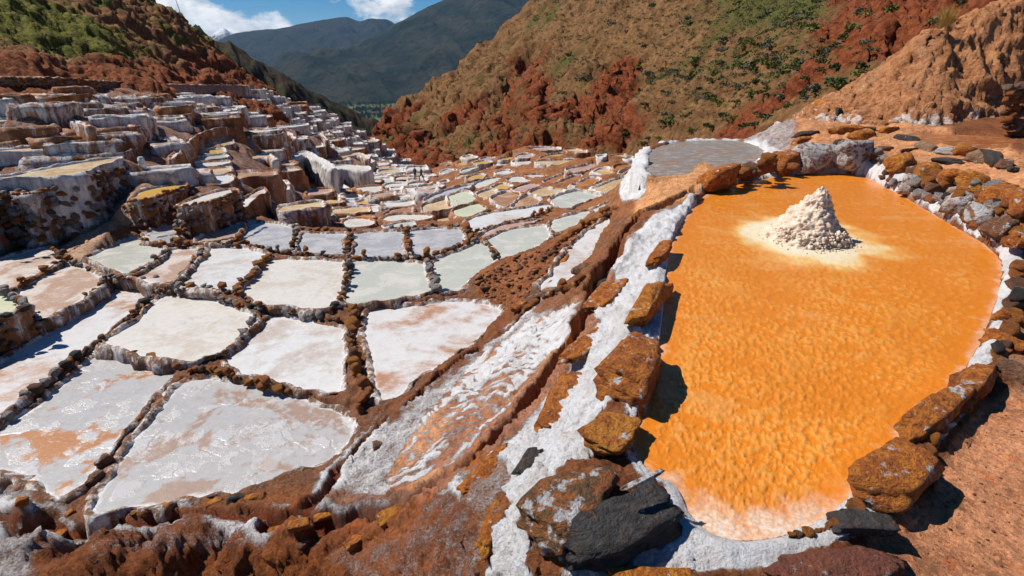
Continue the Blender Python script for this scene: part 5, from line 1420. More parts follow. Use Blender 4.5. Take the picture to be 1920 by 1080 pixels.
wall_face_stones('raised tan brine pan on top of the tall streaked wall', 290, 1, .08, .22)
wall_face_stones('raised white pan in front of the tan one at the left edge', 240, 2, .08, .20)
wall_face_stones('raised white pan over the brown wall', 130, 3, .06, .16)
wall_face_stones('raised golden brine pan at the top of the ramp', 110, 4, .06, .15)
wall_face_stones('small raised pale green pan cut by the left edge', 50, 5, .05, .12)
print('stones', round(time.time() - T0, 1))
# ------------------------------------------------------------------ hillsides
def hill(name, pts, a0, a1, na, r0, r1, nr, mat, shape, attrs=True, lam=0.3):
    f = RBF(pts, lam)
    A, L = np.linspace(R(a0), R(a1), na), np.linspace(math.log(r0), math.log(r1), nr)
    AA, RR = np.meshgrid(A, np.exp(L)); X, Y = RR * np.sin(AA), RR * np.cos(AA)
    H0 = f(X, Y)
    q = shape(X, Y, H0, RR, AA); H, gul, veg = q[:3]
    if len(q) > 3: X, Y, H = crag(X, Y, H, *q[3])
    o = mesh_obj(name, np.stack([X, Y, H], -1).reshape(-1, 3), grid_faces(nr, na)[:, ::-1].copy(), mat, attrs={'gully': ('FLOAT', gul.ravel()), 'veg': ('FLOAT', veg.ravel())})
    struct(o)
    from mathutils.bvhtree import BVHTree
    return X, Y, H, gul, veg
def pts_r(s):
    out = []
    for w in s.split():
        u, v, r = (float(q) for q in w.split(',')); out.append(Dp(u, v, r))
    return out
def pts_x(s):
    out = []
    for w in s.split():
        u, r, z = (float(q) for q in w.split(',')); a = math.atan2(u - 960, FPX * CP); out.append(np.array([r * math.tan(a), r, z]))
    return out
# left hill above the footpath
LH = pts_r('-150,140,24 0,140,25.5 100,143,27 230,151,32 350,156,46 460,158,66 -150,60,34 0,90,30 0,60,36 0,0,44 100,100,34 100,50,42 100,0,52 200,120,38 200,60,50 200,0,62 300,130,52 300,60,66 300,3,76 345,38,86 400,88,90 440,128,90 462,152,84 250,145,40 400,145,66')
LH += pts_x('300,115,3 345,115,0 400,115,-5 460,110,-9 500,100,-10 0,110,14 100,115,13 200,115,11 -150,80,12')
LH += [q - np.array([0, 0, 0.5]) for q in pts_r('-150,150,22 0,150,23.5 230,158,29 350,160,43 460,163,61')]
def shape_l(X, Y, H, RR, AA):
    RR = Y
    t = 30 * AA + 0.02 * RR
    g = ridged(t, RR * 0.045, 0.55, 4, 61, 0.55)
    low = sstep(50, 30, RR)
    H = H - 0.35 * g * sstep(24, 34, RR) + 0.45 * fbm(X, Y, 0.35, 5, 63, .55) * sstep(23, 28, RR) - 0.10 * ridged(X, Y, 1.2, 3, 66)
    U, V = proj(X, Y, H)
    e = fbm(X, Y, 0.09, 4, 64)
    red = sstep(95, 135, V + 25 * e) * 0.75 + 0.45 * sstep(0.0, 0.5, fbm(X, Y, .14, 3, 69))
    veg = 0.5 + 0.6 * fbm(X, Y, 0.12, 4, 65) - red * 0.8
    return H, np.clip(red, 0, 1), np.clip(veg, -1, 1), (0.30 * sstep(25, 30, Y) * (Y / 40), 0.40, 6, 860, 0.6, True, 0.5)
M_LH = hill_mat('red_and_green_hillside', (0.25, 0.11, 0.045), (0.36, 0.18, 0.08), (0.17, 0.16, 0.025), 0.42, (0.30, 0.10, 0.04), cliff=0.35, sc=2.2)
HL = hill('hillside', LH, -60, -22, 400, 26, 190, 330, M_LH, shape_l)
# right hill across the gorge
RH = pts_r('1000,268,72 880,300,88 780,292,105 1180,286,58 1100,275,64 1300,270,46 1400,240,40 1050,-2,165 950,70,180 850,140,190 790,175,200 760,195,205 728,236,190 740,262,140 1000,150,112 1000,230,84 900,210,125 850,250,120 1200,0,112 1200,150,76 1200,230,62 1400,0,78 1400,150,52 1400,205,43 1500,190,36 1550,100,40 1700,0,42 1620,100,36 1800,0,36 1300,80,82 1100,80,115 1000,80,140 1300,200,54 1950,0,32 1950,60,28 1500,60,56')
RH += pts_x('1050,200,30 1200,200,50 1400,150,42 1600,90,25 1800,80,22 2200,60,16 950,215,8 850,225,-8 760,232,-24 728,215,-32 850,260,-40 1050,250,10 700,180,-34 1950,50,10 780,80,-22 900,60,-20 1000,50,-15 1150,42,-12 1300,34,-9 1450,30,-5 720,130,-27')
def shape_r(X, Y, H, RR, AA):
    RR = Y
    U, V = proj(X, Y, H)
    # eroded red faces: a broad scar running up from the gorge
    t = AA * 60 + 3.0 * fbm(X, Y, 0.02, 3, 70)
    g = ridged(t * 0.5, RR * 0.03, 0.8, 5, 71, .55)
    low = sstep(150, 260, V - 0.10 * (U - 1100) + 40 * fbm(U / 90, V / 90, 1, 3, 3))
    scar, _ = segdist(U, V, np.array(px('1560,60 1500,150 1420,200 1330,260 1230,270 1150,200 1060,190 960,120 1010,110 940,180 830,230')))
    sc = np.exp(-(scar / 34) ** 2)
    sc2, _ = segdist(U, V, np.array(px('1180,285 1130,220 1165,130')))
    sc = np.maximum(sc, np.exp(-(sc2 / 42) ** 2))
    rm = sstep(1500, 1600, U) * sstep(240, 60, V) * 0.8
    gul = np.clip(np.maximum(np.maximum(sc * 0.9, low * 0.85), rm) * (0.75 + 0.5 * fbm(X, Y, 0.12, 4, 73)), 0, 1)
    H = H + (RR / 90) * (-0.7 * g * (0.35 + 1.0 * gul) + 1.0 * fbm(X, Y, 0.10, 6, 72, .58) - 2.0 * sc)
    H = H - gul * (RR / 90) * (0.4 * ridged(X + 2 * fbm(X, Y, .1, 3, 5), Y, 0.16, 5, 75, .6) - 0.4)
    green = np.exp(-((segdist(U, V, np.array(px('760,280 900,250 960,190 1010,130')))[0]) / 55) ** 2)
    veg = 0.15 + 0.9 * green * (1 - sc) + 0.45 * fbm(X, Y, 0.05, 4, 74) + 0.3 * sstep(1300, 1450, U)
    return H, gul, np.clip(veg, -1, 1), ((0.32 + 1.35 * gul) * (Y / 75), 0.19, 7, 870, 0.62, True, 0.25)
M_RH = hill_mat('red_gorge_hillside', (0.17, 0.085, 0.034), (0.31, 0.165, 0.070), (0.11, 0.105, 0.028), 0.31, (0.27, 0.078, 0.030), cliff=0.45, sc=1.0)
HR = hill('hillside', RH, -17, 56, 560, 30, 330, 380, M_RH, shape_r)
# earth mound on the right
MH = pts_r('1540,200,19.5 1600,207,18.6 1650,232,17.2 1700,242,16.4 1760,246,16.2 1850,251,16.4 1900,253,16.6 2000,262,17 1560,184,20 1650,140,19.4 1750,60,18.9 1850,20,19.2 1920,-18,19.6 2050,-80,20.5 1700,190,17.3 1800,150,17.5 1880,120,17.9 1900,60,18.7 1650,190,18.2 1750,120,17.9 1850,190,17.0')
MH += pts_x('1540,24,-3 1650,25,-2 1750,26,-.5 1850,26,.5 2000,25,1.5 1620,23,-1.2 2150,22,3')
MH += [q - np.array([0, 0, .4]) for q in pts_r('1540,212,18.5 1650,246,16.2 1760,256,15.4 1900,262,15.4 2000,275,15.5')]
def shape_m(X, Y, H, RR, AA):
    RR = Y
    k = sstep(15, 16.5, RR)
    n3 = ridged(X, Y, 0.9, 5, 81, .6); n4 = fbm(X, Y, 3.2, 4, 82, .6)
    H = H + k * (-0.06 * n3 + 0.03 * n4 + 0.12 * fbm(X, Y, .7, 3, 83)) - 0.15 * (1 - k)
    H = H + k * 0.10 * (1 - 2 * np.abs(vnoise2(X * 5, Y * 5, 87))) * (0.4 + 0.6 * sstep(-.2, .4, fbm(X, Y, 1.1, 3, 88)))
    return H, np.full(H.shape, 0.0), np.full(H.shape, -1.0), (0.15 * k, 0.75, 7, 850, 0.66, True, 0.6)
def mound_mat():
    g = NT('red_earth'); p = g.pos()
    a = g.noise(p, 0.9, 6, .6); b = g.noise(p, 4.5, 7, .68); d = g.noise(p, 16, 6, .7); z = g.sep(p)[2]
    c = g.mix(g.ramp(b, .35, .65), (0.33, 0.125, 0.05), (0.56, 0.265, 0.12))
    c = g.mix(g.ramp(a, .5, .7, 0, .6), c, (0.50, 0.26, 0.14))
    c = g.mix(g.ramp(d, .55, .72, 0, .8), c, (0.06, 0.026, 0.016))
    s = g.math('ADD', g.math('ADD', b, g.math('MULTIPLY', g.math('SUBTRACT', a, .5), .8)), g.ramp(z, -1.75, -0.9, 0.10, -0.16))
    c = g.mix(g.ramp(s, .58, .68, 0, .8), c, (0.70, 0.64, 0.60))
    return g.done(c, .92, g.bump(g.math('ADD', b, g.math('MULTIPLY', d, .5)), 1.0, .15), .15)
HM = hill('earth_mound', MH, 24, 56, 320, 15.5, 40, 240, mound_mat(), shape_m, lam=.1)
# dark spur behind the terraces
SP_ = pts_r('430,96,230 470,108,250 520,138,275 600,183,310 650,205,330 690,228,345 725,243,360 460,150,140 540,185,160 600,212,185 660,235,215 720,262,230 380,60,220 300,20,200')
SP_ += pts_x('430,330,-25 520,380,-45 600,420,-60 690,450,-80 430,130,-8 600,140,-22 720,180,-34 300,330,0 760,380,-70 760,260,-52')
def shape_s(X, Y, H, RR, AA):
    g = ridged(AA * 30, RR * 0.012, 1.0, 5, 91, .55)
    return H + 1.6 * g + 1.3 * fbm(X, Y, 0.05, 5, 92), np.clip(.25 + .5 * fbm(X, Y, .05, 3, 93), 0, 1), 0.3 + 0.3 * fbm(X, Y, .04, 3, 94)
M_SP = hill_mat('dark_scrub_hillside', (0.050, 0.036, 0.020), (0.075, 0.055, 0.030), (0.034, 0.038, 0.012), 0.50, (0.06, 0.032, 0.018), cliff=0.2, sc=0.5)
hill('hillside', SP_, -40, -9, 240, 125, 560, 190, M_SP, shape_s)
# ------------------------------------------------------------------ far mountains and valley floor
ZV = -172.0
def mountain(ridge, R0, foot, mat, seed, nseg=230, nt=120, amp=1.0, back=1500, zf=ZV):
    rd = catmull([np.array(p) for p in px(ridge)], 4, False)
    t = np.linspace(0, 1, nseg); idx = np.linspace(0, len(rd) - 1, nseg)
    U = np.interp(idx, np.arange(len(rd)), rd[:, 0]); Vv = np.interp(idx, np.arange(len(rd)), rd[:, 1])
    az_ = []; zr = []
    for u, v in zip(U, Vv):
        a, y, z = ray(u, v); k = math.hypot(a, y); az_.append(math.atan2(a, y)); zr.append(z / k)
    az_, zr = np.array(az_), np.array(zr)
    rows = []
    ts = np.r_[np.linspace(-0.5, 0, 30)[:-1], np.linspace(0, 1, nt)]
    X, Y, Z = [], [], []
    for tt in ts:
        r = R0 - foot * tt if tt >= 0 else R0 - back * tt * 2
        top = zr * R0
        s = np.clip(tt, 0, 1)
        z = zf + (top - zf) * (1 - abs(tt if tt > 0 else tt * 1.4)) ** (1.12)
        X.append(r * np.sin(az_)); Y.append(r * np.cos(az_)); Z.append(z)
    X, Y, Z = np.array(X), np.array(Y), np.array(Z)
    w = np.clip(np.abs(ts)[:, None] * 5, 0, 1) * np.clip((1 - ts)[:, None] * 4, 0, 1)
    arc = az_[None, :] * R0
    hgt = (zr * R0 - zf).mean()
    g = ridged(arc / 700 + 0.0006 * Y, Y / 3000, 1.0, 6, seed, .52)
    n = fbm(X, Y, 1 / 420., 6, seed + 3, .55)
    Z = Z + amp * w * (0.10 * hgt * g + 0.085 * hgt * n) + amp * (1 - w) * 0.012 * hgt * fbm(X, Y, 1 / 120., 4, seed + 9)
    o = mesh_obj('mountain', np.stack([X, Y, Z], -1).reshape(-1, 3), grid_faces(len(ts), nseg), mat, attrs={'gully': ('FLOAT', np.zeros(X.size)), 'veg': ('FLOAT', np.zeros(X.size))})
    return struct(o)
def mtn_mat(name, c1, c2, c3, snow=None):
    g = NT(name); p = g.pos()
    a = g.noise(p, 0.004, 8, .62); b = g.noise(p, 0.02, 7, .68); geo = g.n('ShaderNodeNewGeometry'); nz = g.sep(geo.outputs['Normal'])[2]; z = g.sep(p)[2]
    c = g.mix(g.ramp(a, .38, .62), c1, c2); c = g.mix(g.ramp(b, .52, .66, 0, .7), c, c3)
    if snow:
        f = g.ramp(g.math('ADD', z, g.math('MULTIPLY', g.math('SUBTRACT', b, .5), 500)), snow, snow + 120)
        c = g.mix(g.math('MULTIPLY', f, g.ramp(nz, .25, .4)), c, (0.8, 0.82, 0.85))
    return g.done(c, .95, g.bump(b, 1.0, 30), .05)
M_M1 = mtn_mat('cloud_shaded_mountain_slope', (0.014, 0.021, 0.014), (0.042, 0.039, 0.026), (0.005, 0.009, 0.006))  # albedo kept very low: cloud shadow painted into the slope colour
M_M2 = mtn_mat('distant_mountain_slope', (0.020, 0.022, 0.018), (0.032, 0.029, 0.022), (0.012, 0.015, 0.012))  # same cloud shade painted into the colour here
M_M3 = mtn_mat('snow_mountain', (0.10, 0.10, 0.11), (0.14, 0.13, 0.13), (0.07, 0.07, 0.08), snow=330)
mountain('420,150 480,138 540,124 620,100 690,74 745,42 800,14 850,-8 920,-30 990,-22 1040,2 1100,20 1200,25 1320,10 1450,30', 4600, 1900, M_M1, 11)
mountain('330,110 395,84 440,63 480,57 530,52 575,43 612,36 650,32 672,40 700,37 725,36 748,48 800,62 900,60', 7600, 2600, M_M2, 23)
mountain('360,85 385,76 400,64 418,52 432,61 450,68 480,72 520,75', 9800, 2000, M_M3, 37, nseg=120, nt=90)
# valley floor reaching to the horizon
vv = [(-12500, -3000, ZV), (12500, -3000, ZV), (12500, 12500, ZV), (-12500, 12500, ZV)]
g = NT('valley_floor'); p = g.pos()
a = g.voro(g.scale(p, (1, .5, 1)), 0.012, 'F1', .8, 'Color'); k = g.sep(a)[0]; n = g.noise(p, .02, 5)
c = g.mix(g.ramp(k, .3, .8), (0.05, 0.07, 0.025), (0.13, 0.13, 0.05)); c = g.mix(g.ramp(n, .5, .65, 0, .7), c, (0.03, 0.045, 0.02))
struct(mesh_obj('valley_floor', vv, [[0, 1, 2, 3]], g.done(c, .95, None, .1), smooth=False))
print('hills', round(time.time() - T0, 1))
# ------------------------------------------------------------------ scrub
def bush_mesh(name, nq, seed, mat, flat=0.75):
    r = np.random.default_rng(seed)
    V, F = [], []
    lob = r.uniform(-.45, .45, (4, 2)); lr = r.uniform(.35, .62, 4)
    for i in range(nq):
        k = r.integers(4); th, ph = r.uniform(0, 6.28), math.asin(r.uniform(-.1, 1))
        q = lr[k] * r.uniform(.65, 1.05)
        c = np.array([lob[k, 0] + q * math.cos(th) * math.cos(ph), lob[k, 1] + q * math.sin(th) * math.cos(ph), q * math.sin(ph) * flat * 1.2 + .05])
        a = r.normal(size=3); a /= np.linalg.norm(a); b = np.cross(a, r.normal(size=3)); b /= np.linalg.norm(b)
        s = r.uniform(.10, .20); n = len(V)
        V += [c - a * s, c + b * s * .6, c + a * s, c - b * s * .6]; F.append([n, n + 1, n + 2, n + 3])
    # short woody base
    for j in range(3):
        n = len(V); th = r.uniform(0, 6.28); d = np.array([math.cos(th), math.sin(th), 0])
        V += [np.array([0, 0, -.15]) - d * .02, np.array([0, 0, -.15]) + d * .02, np.array([lob[j, 0], lob[j, 1], .35])]; F.append([n, n + 1, n + 2])
    me = bpy.data.meshes.new(name); me.from_pydata([list(map(float, q)) for q in V], [], F); me.materials.append(mat)
    return me, np.array(V), F
BM = [bush_mesh('scrub_bush', 90, 40 + i, LEAF[i % 3], .6 + .1 * (i % 3))[0] for i in range(9)]
def scatter(Hd, n, seed, dens, rmin, rmax):
    X, Y, H, gul, veg = Hd; r = np.random.default_rng(seed); out = []
    nr, na = X.shape; tries = 0
    while len(out) < n and tries < n * 60:
        tries += 1
        i, j = r.integers(2, nr - 2), r.integers(2, na - 2)
        x, y, z = X[i, j], Y[i, j], H[i, j]; rr_ = math.hypot(x, y)
        u, v = proj(x, y, z)
        if not (-10 < u < 1930 and -8 < v < np.interp(u, [0, 760, 830, 1000, 1190, 1230, 1400, 1480, 1540, 1650, 1750, 1850, 1920], [150, 290, 300, 268, 285, 262, 252, 205, 190, 136, 62, 22, -15]) and rmin < rr_ < rmax): continue
        dz = max(abs(H[i + 1, j] - H[i - 1, j]) / (math.hypot(X[i + 1, j] - X[i - 1, j], Y[i + 1, j] - Y[i - 1, j]) + .01), 0)
        if r.random() < dens(u, v, gul[i, j], veg[i, j], dz):
            out.append((x + r.uniform(-.2, .2), y + r.uniform(-.2, .2), z, rr_, u, v, veg[i, j]))
    return out
dr = lambda u, v, g_, ve, dz: max(0.02, (0.30 + 0.22 * ve) * (1 - 0.9 * g_)) * (1 if dz < 1.1 else .25)
sr = scatter(HR, 4600, 5, dr, 30, 280)
dl = lambda u, v, g_, ve, dz: max(0.0, 0.25 + .6 * ve) * (1 - .8 * g_) * (1 if 5 < v < 140 else 0)
sl_ = scatter(HL, 700, 6, dl, 26, 150)
rs = random.Random(3)
allb = [(q, 'right') for q in sr] + [(q, 'left') for q in sl_]
def bsize(q): return rs.uniform(.24, .70) * (1.5 if rs.random() < .08 else 1)
allb = [(q, s, bsize(q) * (0.55 if s == 'left' else 1.0) * (0.75 + q[3] / 260)) for q, s in allb]
allb.sort(key=lambda t: -t[2] / t[0][3])
names = [('dark green scrub bush', 0), ('grey green scrub bush', 1), ('olive scrub bush', 2)]
for n_, (q, side, s) in enumerate(allb[:285]):
    k = rs.choices([0, 1, 2], [4, 3, 2 + 3 * max(0, q[6])])[0]
    o = bpy.data.objects.new('scrub_bush', BM[k + 3 * rs.randrange(3)]); COL.objects.link(o)
    o.location = (q[0], q[1], q[2]); o.rotation_euler = (0, 0, rs.uniform(0, 6.28)); o.scale = (s, s, s * rs.uniform(.7, 1.1))
    u, v = q[4], q[5]
    if side == 'right':
        where = ('high' if v < 80 else 'halfway up' if v < 170 else 'low') + ' on the right hillside, ' + ('above the valley mouth' if u < 950 else 'left of the red gullies' if u < 1120 else 'above the grey pool' if u < 1300 else 'left of the red cleft' if u < 1480 else 'beside the red cleft')
    else:
        where = ('high' if v < 50 else 'low') + ' on the left hillside, ' + ('at the left edge' if u < 150 else 'towards the ridge')
    sz = 'large ' if s > 1.0 else 'small ' if s < 0.6 else ''
    tag(o, sz + names[k][0] + ' ' + where, 'bush', 'scrub on the hillsides')
lite = [bush_mesh('b', 18, 80 + i, LEAF[0])[1:] for i in range(5)]
for kk in range(3):
    V, F = [], []
    for n_, (q, side, s) in enumerate(allb[285:]):
        if n_ % 3 != kk: continue
        v0, f0 = lite[rs.randrange(5)]; b = len(V); a = rs.uniform(0, 6.28); ca, sa = math.cos(a), math.sin(a); s2 = s * 1.0
        for p_ in v0: V.append((q[0] + s2 * (p_[0] * ca - p_[1] * sa), q[1] + s2 * (p_[0] * sa + p_[1] * ca), q[2] + s2 * p_[2]))
        for f_ in f0: F.append([b + i for i in f_])
    o = mesh_obj('scrub_cover', V, F, LEAF[kk], smooth=False)
    struct(o, 'stuff'); tag(o, ['dark low scrub scattered over both hillsides', 'grey green low scrub scattered over both hillsides', 'olive low scrub scattered over both hillsides'][kk], 'scrub')
print('scrub', len(allb), round(time.time() - T0, 1))
# ------------------------------------------------------------------ footpath and dry stone wall on the left
def path_strip(name, spec, w0, col, base_drop=0.5):
    q = np.array([Dp(*(float(c) for c in w.split(','))) for w in spec.split()])
    q = catmull(list(q), 0.4, False)
    n = len(q); t = np.gradient(q[:, :2], axis=0); nn = np.stack([-t[:, 1], t[:, 0]], -1); nn /= np.linalg.norm(nn, axis=1, keepdims=True)
    if (nn[:, 1].mean() < 0): nn = -nn
    rows = [np.c_[q[:, :2] - nn * 0.02, q[:, 2] - base_drop]]
    for k in np.linspace(0, 1, 5): rows.append(np.c_[q[:, :2] + nn * (w0 * k), q[:, 2] + 0.05 * vnoise2(q[:, 0] * 2 + 9 * k, q[:, 1] * 2, 3) * (1 if 0 < k else .6)])
    rows.append(np.c_[q[:, :2] + nn * (w0 + .02), q[:, 2] - base_drop])
    return struct(mesh_obj(name, np.concatenate(rows), grid_faces(len(rows), n), col)), q, nn
M_PATH = plain('trodden_tan_earth', (0.40, 0.25, 0.165), .95, 3.0, .3)
_, PQ, PN = path_strip('footpath', '-120,145,23.5 0,145,24.5 130,146,26.8 160,150,27.6 232,154,31.5', 0.9, M_PATH, .3)
_, PQ2, _ = path_strip('footpath', '232,156,31.5 350,159,44 460,160,63', 0.9, M_PATH, 1.1)
path_strip('footpath', '-120,181,20.8 0,180,21.8 60,178,22.6 130,177,23.5 180,179,24.5', 0.7, M_PATH, .12)
def wall_stones(name, q, h, s0, label, seed, mats=('brown', 'tan', 'rust')):
    root = empty(name, tuple(q[len(q) // 2])); rs = random.Random(seed)
    protos = [rock_verts(1, 700 + k, 3.2, 5, .04, .02) for k in range(6)]
    acc = {m_: ([], []) for m_ in mats}
    seg = np.r_[0, np.cumsum(np.hypot(*np.diff(q[:, :2], axis=0).T))]
    hh = 0.0
    while hh < h:
        t = rs.uniform(0, s0)
        while t < seg[-1]:
            s = s0 * rs.uniform(.7, 1.35); x, y, z = (np.interp(t, seg, q[:, k]) for k in range(3))
            V, F = acc[rs.choice(mats)]; v, f = protos[rs.randrange(6)]
            d = np.array([x, y]) / math.hypot(x, y); b = len(V)
            sc = np.array([s * .56, s * .45, s * .42]); a = rs.uniform(0, 6.28); ca, sa = math.cos(a), math.sin(a)
            for p_ in v * sc: V.append((x - d[0] * .04 + p_[0] * ca - p_[1] * sa - root.location[0], y - d[1] * .04 + p_[0] * sa + p_[1] * ca - root.location[1], z - h + hh + s * .3 + p_[2] + rs.uniform(-.02, .02) - root.location[2]))
            F += (f + b).tolist(); t += s * .95
        hh += s0 * .72
    for m_, (V, F) in acc.items():
        o = mesh_obj('stones', V, F, ST[m_], root); o['kind'] = 'stuff'
    tag(root, label, 'stone wall')
wall_stones('dry_stone_wall', PQ, 0.78, 0.19, 'brown dry stone wall under the footpath at the far left', 9)
wall_stones('dry_stone_wall', PQ2, 0.6, 0.28, 'low dark stone edge below the footpath towards the ridge', 10, ('brown', 'red'))
# stone wall cut by the right edge, every stone a part
root = empty('dry_stone_wall', tuple(P(1905, 262, -1.72))); rs = random.Random(44)
for row in range(9):
    for col_ in range(6):
        u = 1882 + col_ * 13 + (row % 2) * 6 + rs.uniform(-3, 3) + row * 1.2; v = 264 - row * 12.5 + rs.uniform(-2, 2)
        p_ = Dp(u, v, 14.2 + rs.uniform(-.08, .08))
        me = small_rock(rs.choice(['rust', 'brown', 'tan', 'salted', 'rust']), rs.randrange(6), 2)
        o = bpy.data.objects.new('stone', me); COL.objects.link(o); o.parent = root; o.location = Vector(p_) - root.location
        s = rs.uniform(.09, .16); o.scale = (s * 1.0, s * .95, s * .72); o.rotation_euler = (rs.uniform(-.3, .3), rs.uniform(-.3, .3), rs.uniform(0, 6))
v, f = rock_verts(3, 91, 5, 3, .03, .02)
o = mesh_obj('core', v * np.array([.40, .2, .66]), f, ST['brown'], root, loc=Vector(Dp(1940, 214, 14.55)) - root.location)
tag(root, 'rough stone wall end cut by the right edge beside the red mound', 'stone wall')
# ------------------------------------------------------------------ grass tuft on the mound
def tuft(name, base, n, h, spread, label, seed, col):
    rs = random.Random(seed); V, F = [], []
    for i in range(n):
        a = rs.uniform(0, 6.28); d = Vector((math.cos(a), math.sin(a), 0)); l = h * rs.uniform(.5, 1.1); s = spread * rs.uniform(.1, 1); w = 0.008
        side = Vector((-d.y, d.x, 0)) * w; b = len(V); o0 = d * rs.uniform(0, .10)
        for k in range(4):
            t = k / 3; c = o0 + d * s * t * t + Vector((0, 0, l * (t - .18 * t * t)))
            ww = side * (1 - t * .9); V += [c - ww, c + ww]
        for k in range(3): F.append([b + 2 * k, b + 2 * k + 1, b + 2 * k + 3, b + 2 * k + 2])
    o = mesh_obj(name, [tuple(q) for q in V], F, col, loc=tuple(base), smooth=False)
    tag(o, label, 'grass'); return o
M_GR = leaf_mat('dry_yellow_grass', (0.34, 0.24, 0.06), (0.46, 0.36, 0.12))
def hz_at(H, u, v):
    X, Y, Z = H[:3]; U, V = proj(X, Y, Z); d = np.hypot(U - u, V - v); i = np.unravel_index(np.argmin(d), d.shape); return np.array([X[i], Y[i], Z[i]])
b_ = hz_at(HM, 1765, 66)
tuft('grass_tuft', b_ - np.array([0, 0, .05]), 420, 1.25, .55, 'tall dry yellow grass tuft on the crest of the red mound', 4, M_GR)
b_ = hz_at(HM, 1778, 56)
tuft('grass_tuft', b_ - np.array([0, 0, .05]), 160, .35, .22, 'short dry tuft beside the tall one on the mound', 5, leaf_mat('dry_brown_grass', (0.22, 0.13, 0.05), (0.3, 0.2, 0.08)))
# ------------------------------------------------------------------ bent pole on the left ridge
q0 = hz_at(HL, 341, 34)
pts = [q0 + np.array([0, 0, -.3]), q0 + np.array([-.12, 0, 1.2]), q0 + np.array([-.32, 0, 2.4]), q0 + np.array([-.62, 0, 3.9])]
V = []; ns = 8
for k, c in enumerate(pts):
    r_ = .055 - .009 * k
    for j in range(ns): V.append((c[0] + r_ * math.cos(6.283 * j / ns), c[1] + r_ * math.sin(6.283 * j / ns), c[2]))
root = empty('pole', tuple(q0))
o = mesh_obj('shaft', np.array(V) - q0, grid_faces(4, ns, True), plain('weathered_dark_wood', (0.09, 0.07, 0.055)), root)
v, f = rock_verts(2, 12, 2.5, 3, .03, .02)
mesh_obj('foot_stones', v * np.array([.35, .3, .2]), f, ST['brown'], root, loc=(0, 0, -.02))
tag(root, 'thin dark pole leaning on the ridge of the left hill', 'pole')
# ------------------------------------------------------------------ white salt drum on the left terraces
def lathe(prof, ns, c):
    V = [(c[0] + r_ * math.cos(6.283 * j / ns), c[1] + r_ * math.sin(6.283 * j / ns), c[2] + z) for r_, z in prof for j in range(ns)]
    F = grid_faces(len(prof), ns, True).tolist(); F.append(list(range((len(prof) - 1) * ns, len(prof) * ns))); return V, F
c0 = pick(269, 317)
c0[2] = gz(c0[0], c0[1])
root = empty('salt_drum', tuple(c0)); root.scale = (.55, .55, .55)
V, F = lathe([(.16, -.1), (.165, .0), (.16, .12), (.172, .14), (.16, .16), (.158, .30), (.170, .32), (.158, .34), (.15, .46), (.12, .47)], 20, (0, 0, 0))
mesh_obj('barrel', V, F, plain('salt_coated_white', (0.62, 0.61, 0.60), .8, 6), root)
V, F = lathe([(.125, .468), (.13, .50), (.11, .52), (.02, .525)], 20, (0, 0, 0))
mesh_obj('lid', V, F, plain('pale_grey_lid', (0.5, 0.5, 0.5)), root)
tag(root, 'small white drum standing among the left terraces', 'drum')
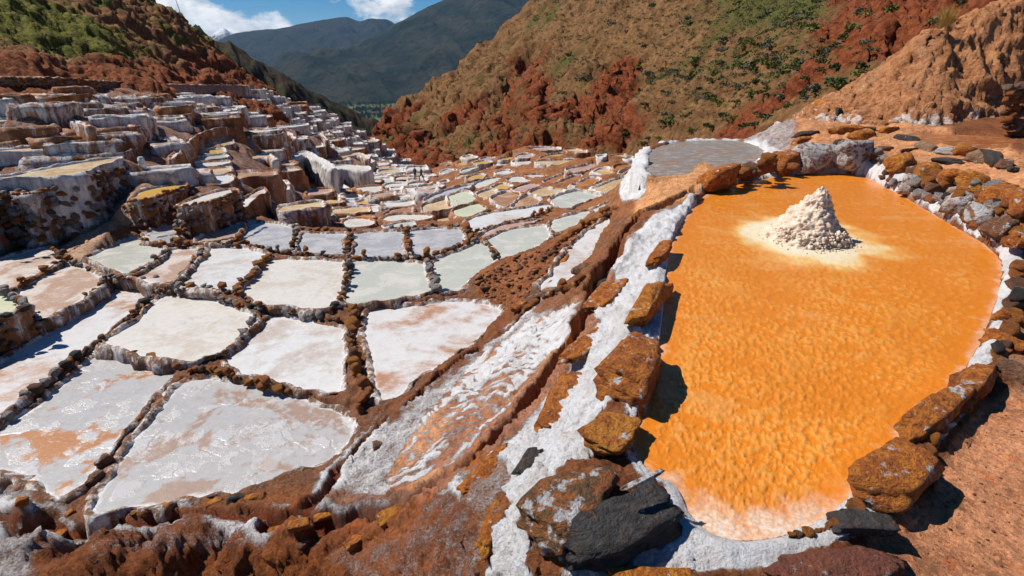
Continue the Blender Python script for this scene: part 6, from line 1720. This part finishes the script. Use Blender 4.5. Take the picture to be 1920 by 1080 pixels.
# ------------------------------------------------------------------ two people on the spur
def person(u, v, r, h, cloth, trousers, label, seed, yaw, stride):
    a_, y_, z_ = ray(u, v); dg_ = bpy.context.evaluated_depsgraph_get()
    ok_, hit_, *_r = SC.ray_cast(dg_, Vector((0, 0, 0)), Vector((float(a_), float(y_), float(z_))).normalized())
    p0 = np.array(hit_) if ok_ else Dp(u, v, r)
    s = min(1.75, max(h, 24.0 * (p0[1] * CP - p0[2] * SP) / FPX)) / 1.75
    print('person stands at', p0.round(2), 'height', round(1.75 * s, 2))
    J = [(0, 0, .95), (0, 0, 1.15), (0, .0, 1.38), (0, 0, 1.50), (0, .02, 1.64),
         (.19, 0, 1.42), (.25, .03, 1.14), (.22, .16, .92), (-.19, 0, 1.42), (-.25, -.02, 1.14), (-.23, .10, .90),
         (.10, 0, .90), (.11, stride * .5 + .03, .50), (.11, stride * .5 - .05, .08), (.11, stride * .5 + .12, .03),
         (-.10, 0, .90), (-.11, -stride * .4 + .05, .50), (-.11, -stride * .6, .08), (-.11, -stride * .6 + .17, .03)]
    E = [(0, 1), (1, 2), (2, 3), (3, 4), (2, 5), (5, 6), (6, 7), (2, 8), (8, 9), (9, 10), (0, 11), (11, 12), (12, 13), (13, 14), (0, 15), (15, 16), (16, 17), (17, 18)]
    RAD = [.15, .14, .17, .06, .105, .075, .055, .04, .075, .055, .04, .10, .07, .05, .04, .10, .07, .05, .04]
    me = bpy.data.meshes.new('body'); me.from_pydata([(a * s, b * s, c * s) for a, b, c in J], E, [])
    root = empty('person', tuple(p0)); root.rotation_euler = (0, 0, yaw)
    o = bpy.data.objects.new('body', me); COL.objects.link(o); o.parent = root
    md = o.modifiers.new('skin', 'SKIN'); 
    for i, sv in enumerate(me.skin_vertices[0].data): sv.radius = (RAD[i] * s, RAD[i] * s * .8); sv.use_root = i == 0
    o.modifiers.new('sub', 'SUBSURF').levels = 1; o.modifiers['sub'].render_levels = 2
    g = NT('clothing'); z = g.sep(g.obj())[2]
    c = g.mix(g.math('GREATER_THAN', z, .93 * s), trousers, cloth); c = g.mix(g.math('GREATER_THAN', z, 1.50 * s), c, (0.30, 0.17, 0.11)); c = g.mix(g.math('LESS_THAN', z, .09 * s), c, (0.02, 0.02, 0.02))
    me.materials.append(g.done(c, .85))
    v_, f_ = rock_verts(2, seed, 2.0, 0, .0, .0)
    v_ = v_ * np.array([.115, .125, .09]) * s; brim = v_[:, 2] < -.02 * s; v_[brim, :2] *= 1.55; v_[brim, 2] = -.025 * s
    mesh_obj('hat', v_, f_, plain('dark_hat', (0.03, 0.028, 0.03)), root, loc=(0, .02 * s, 1.74 * s))
    tag(root, label, 'person')
bpy.context.view_layer.update()
person(779, 337, 50, 0.8, (0.05, 0.05, 0.07), (0.03, 0.03, 0.04), 'person in dark clothes standing on the spur, left of two', 5, 2.6, .05)
person(791, 340, 51, 0.8, (0.025, 0.022, 0.03), (0.03, 0.028, 0.03), 'person in black walking on the spur, right of two', 6, 2.0, .5)
# ------------------------------------------------------------------ trees on the valley floor
rs = random.Random(21)
lite2 = bush_mesh('b', 60, 99, LEAF[0], 1.0)[1:]
V, F = [], []
for i in range(420):
    band_ = rs.random()
    r_ = rs.choice([rs.uniform(1950, 2150), rs.uniform(2250, 2400), rs.uniform(2500, 2900)]); u = rs.uniform(660, 780); a = math.atan2(u - 960, FPX * CP)
    x, y = r_ * math.sin(a), r_ * math.cos(a); s = rs.uniform(7, 15); b = len(V)
    for p_ in lite2[0]: V.append((x + p_[0] * s * .6, y + p_[1] * s * .6, ZV + p_[2] * s * 1.5))
    for f_ in lite2[1]: F.append([b + k for k in f_])
o = mesh_obj('distant_wood', V, F, leaf_mat('far_tree_leaves', (0.020, 0.032, 0.014), (0.035, 0.05, 0.02)), smooth=False)
struct(o, 'stuff'); tag(o, 'dark belts of trees on the valley floor far below', 'trees')
# ------------------------------------------------------------------ air
bm = bmesh.new(); bmesh.ops.create_cube(bm, size=1.0)
me = bpy.data.meshes.new('haze'); bm.to_mesh(me); bm.free()
hz = bpy.data.objects.new('haze', me); COL.objects.link(hz)
z0, z1 = ZV - 1.0, 900.0
hz.scale = (26000, 16500, z1 - z0); hz.location = (0, 4700, (z0 + z1) / 2)
g = NT('haze')
vol = g.n('ShaderNodeVolumePrincipled'); vol.inputs['Color'].default_value = (0.34, 0.64, 1.0, 1); vol.inputs['Density'].default_value = 3.3e-5; vol.inputs['Anisotropy'].default_value = 0.0
g.t.links.new(vol.outputs[0], g.out.inputs['Volume'])
me.materials.append(g.m)
struct(hz, 'stuff'); tag(hz, 'thin blue haze filling the valley air', 'haze')
print('all', round(time.time() - T0, 1))
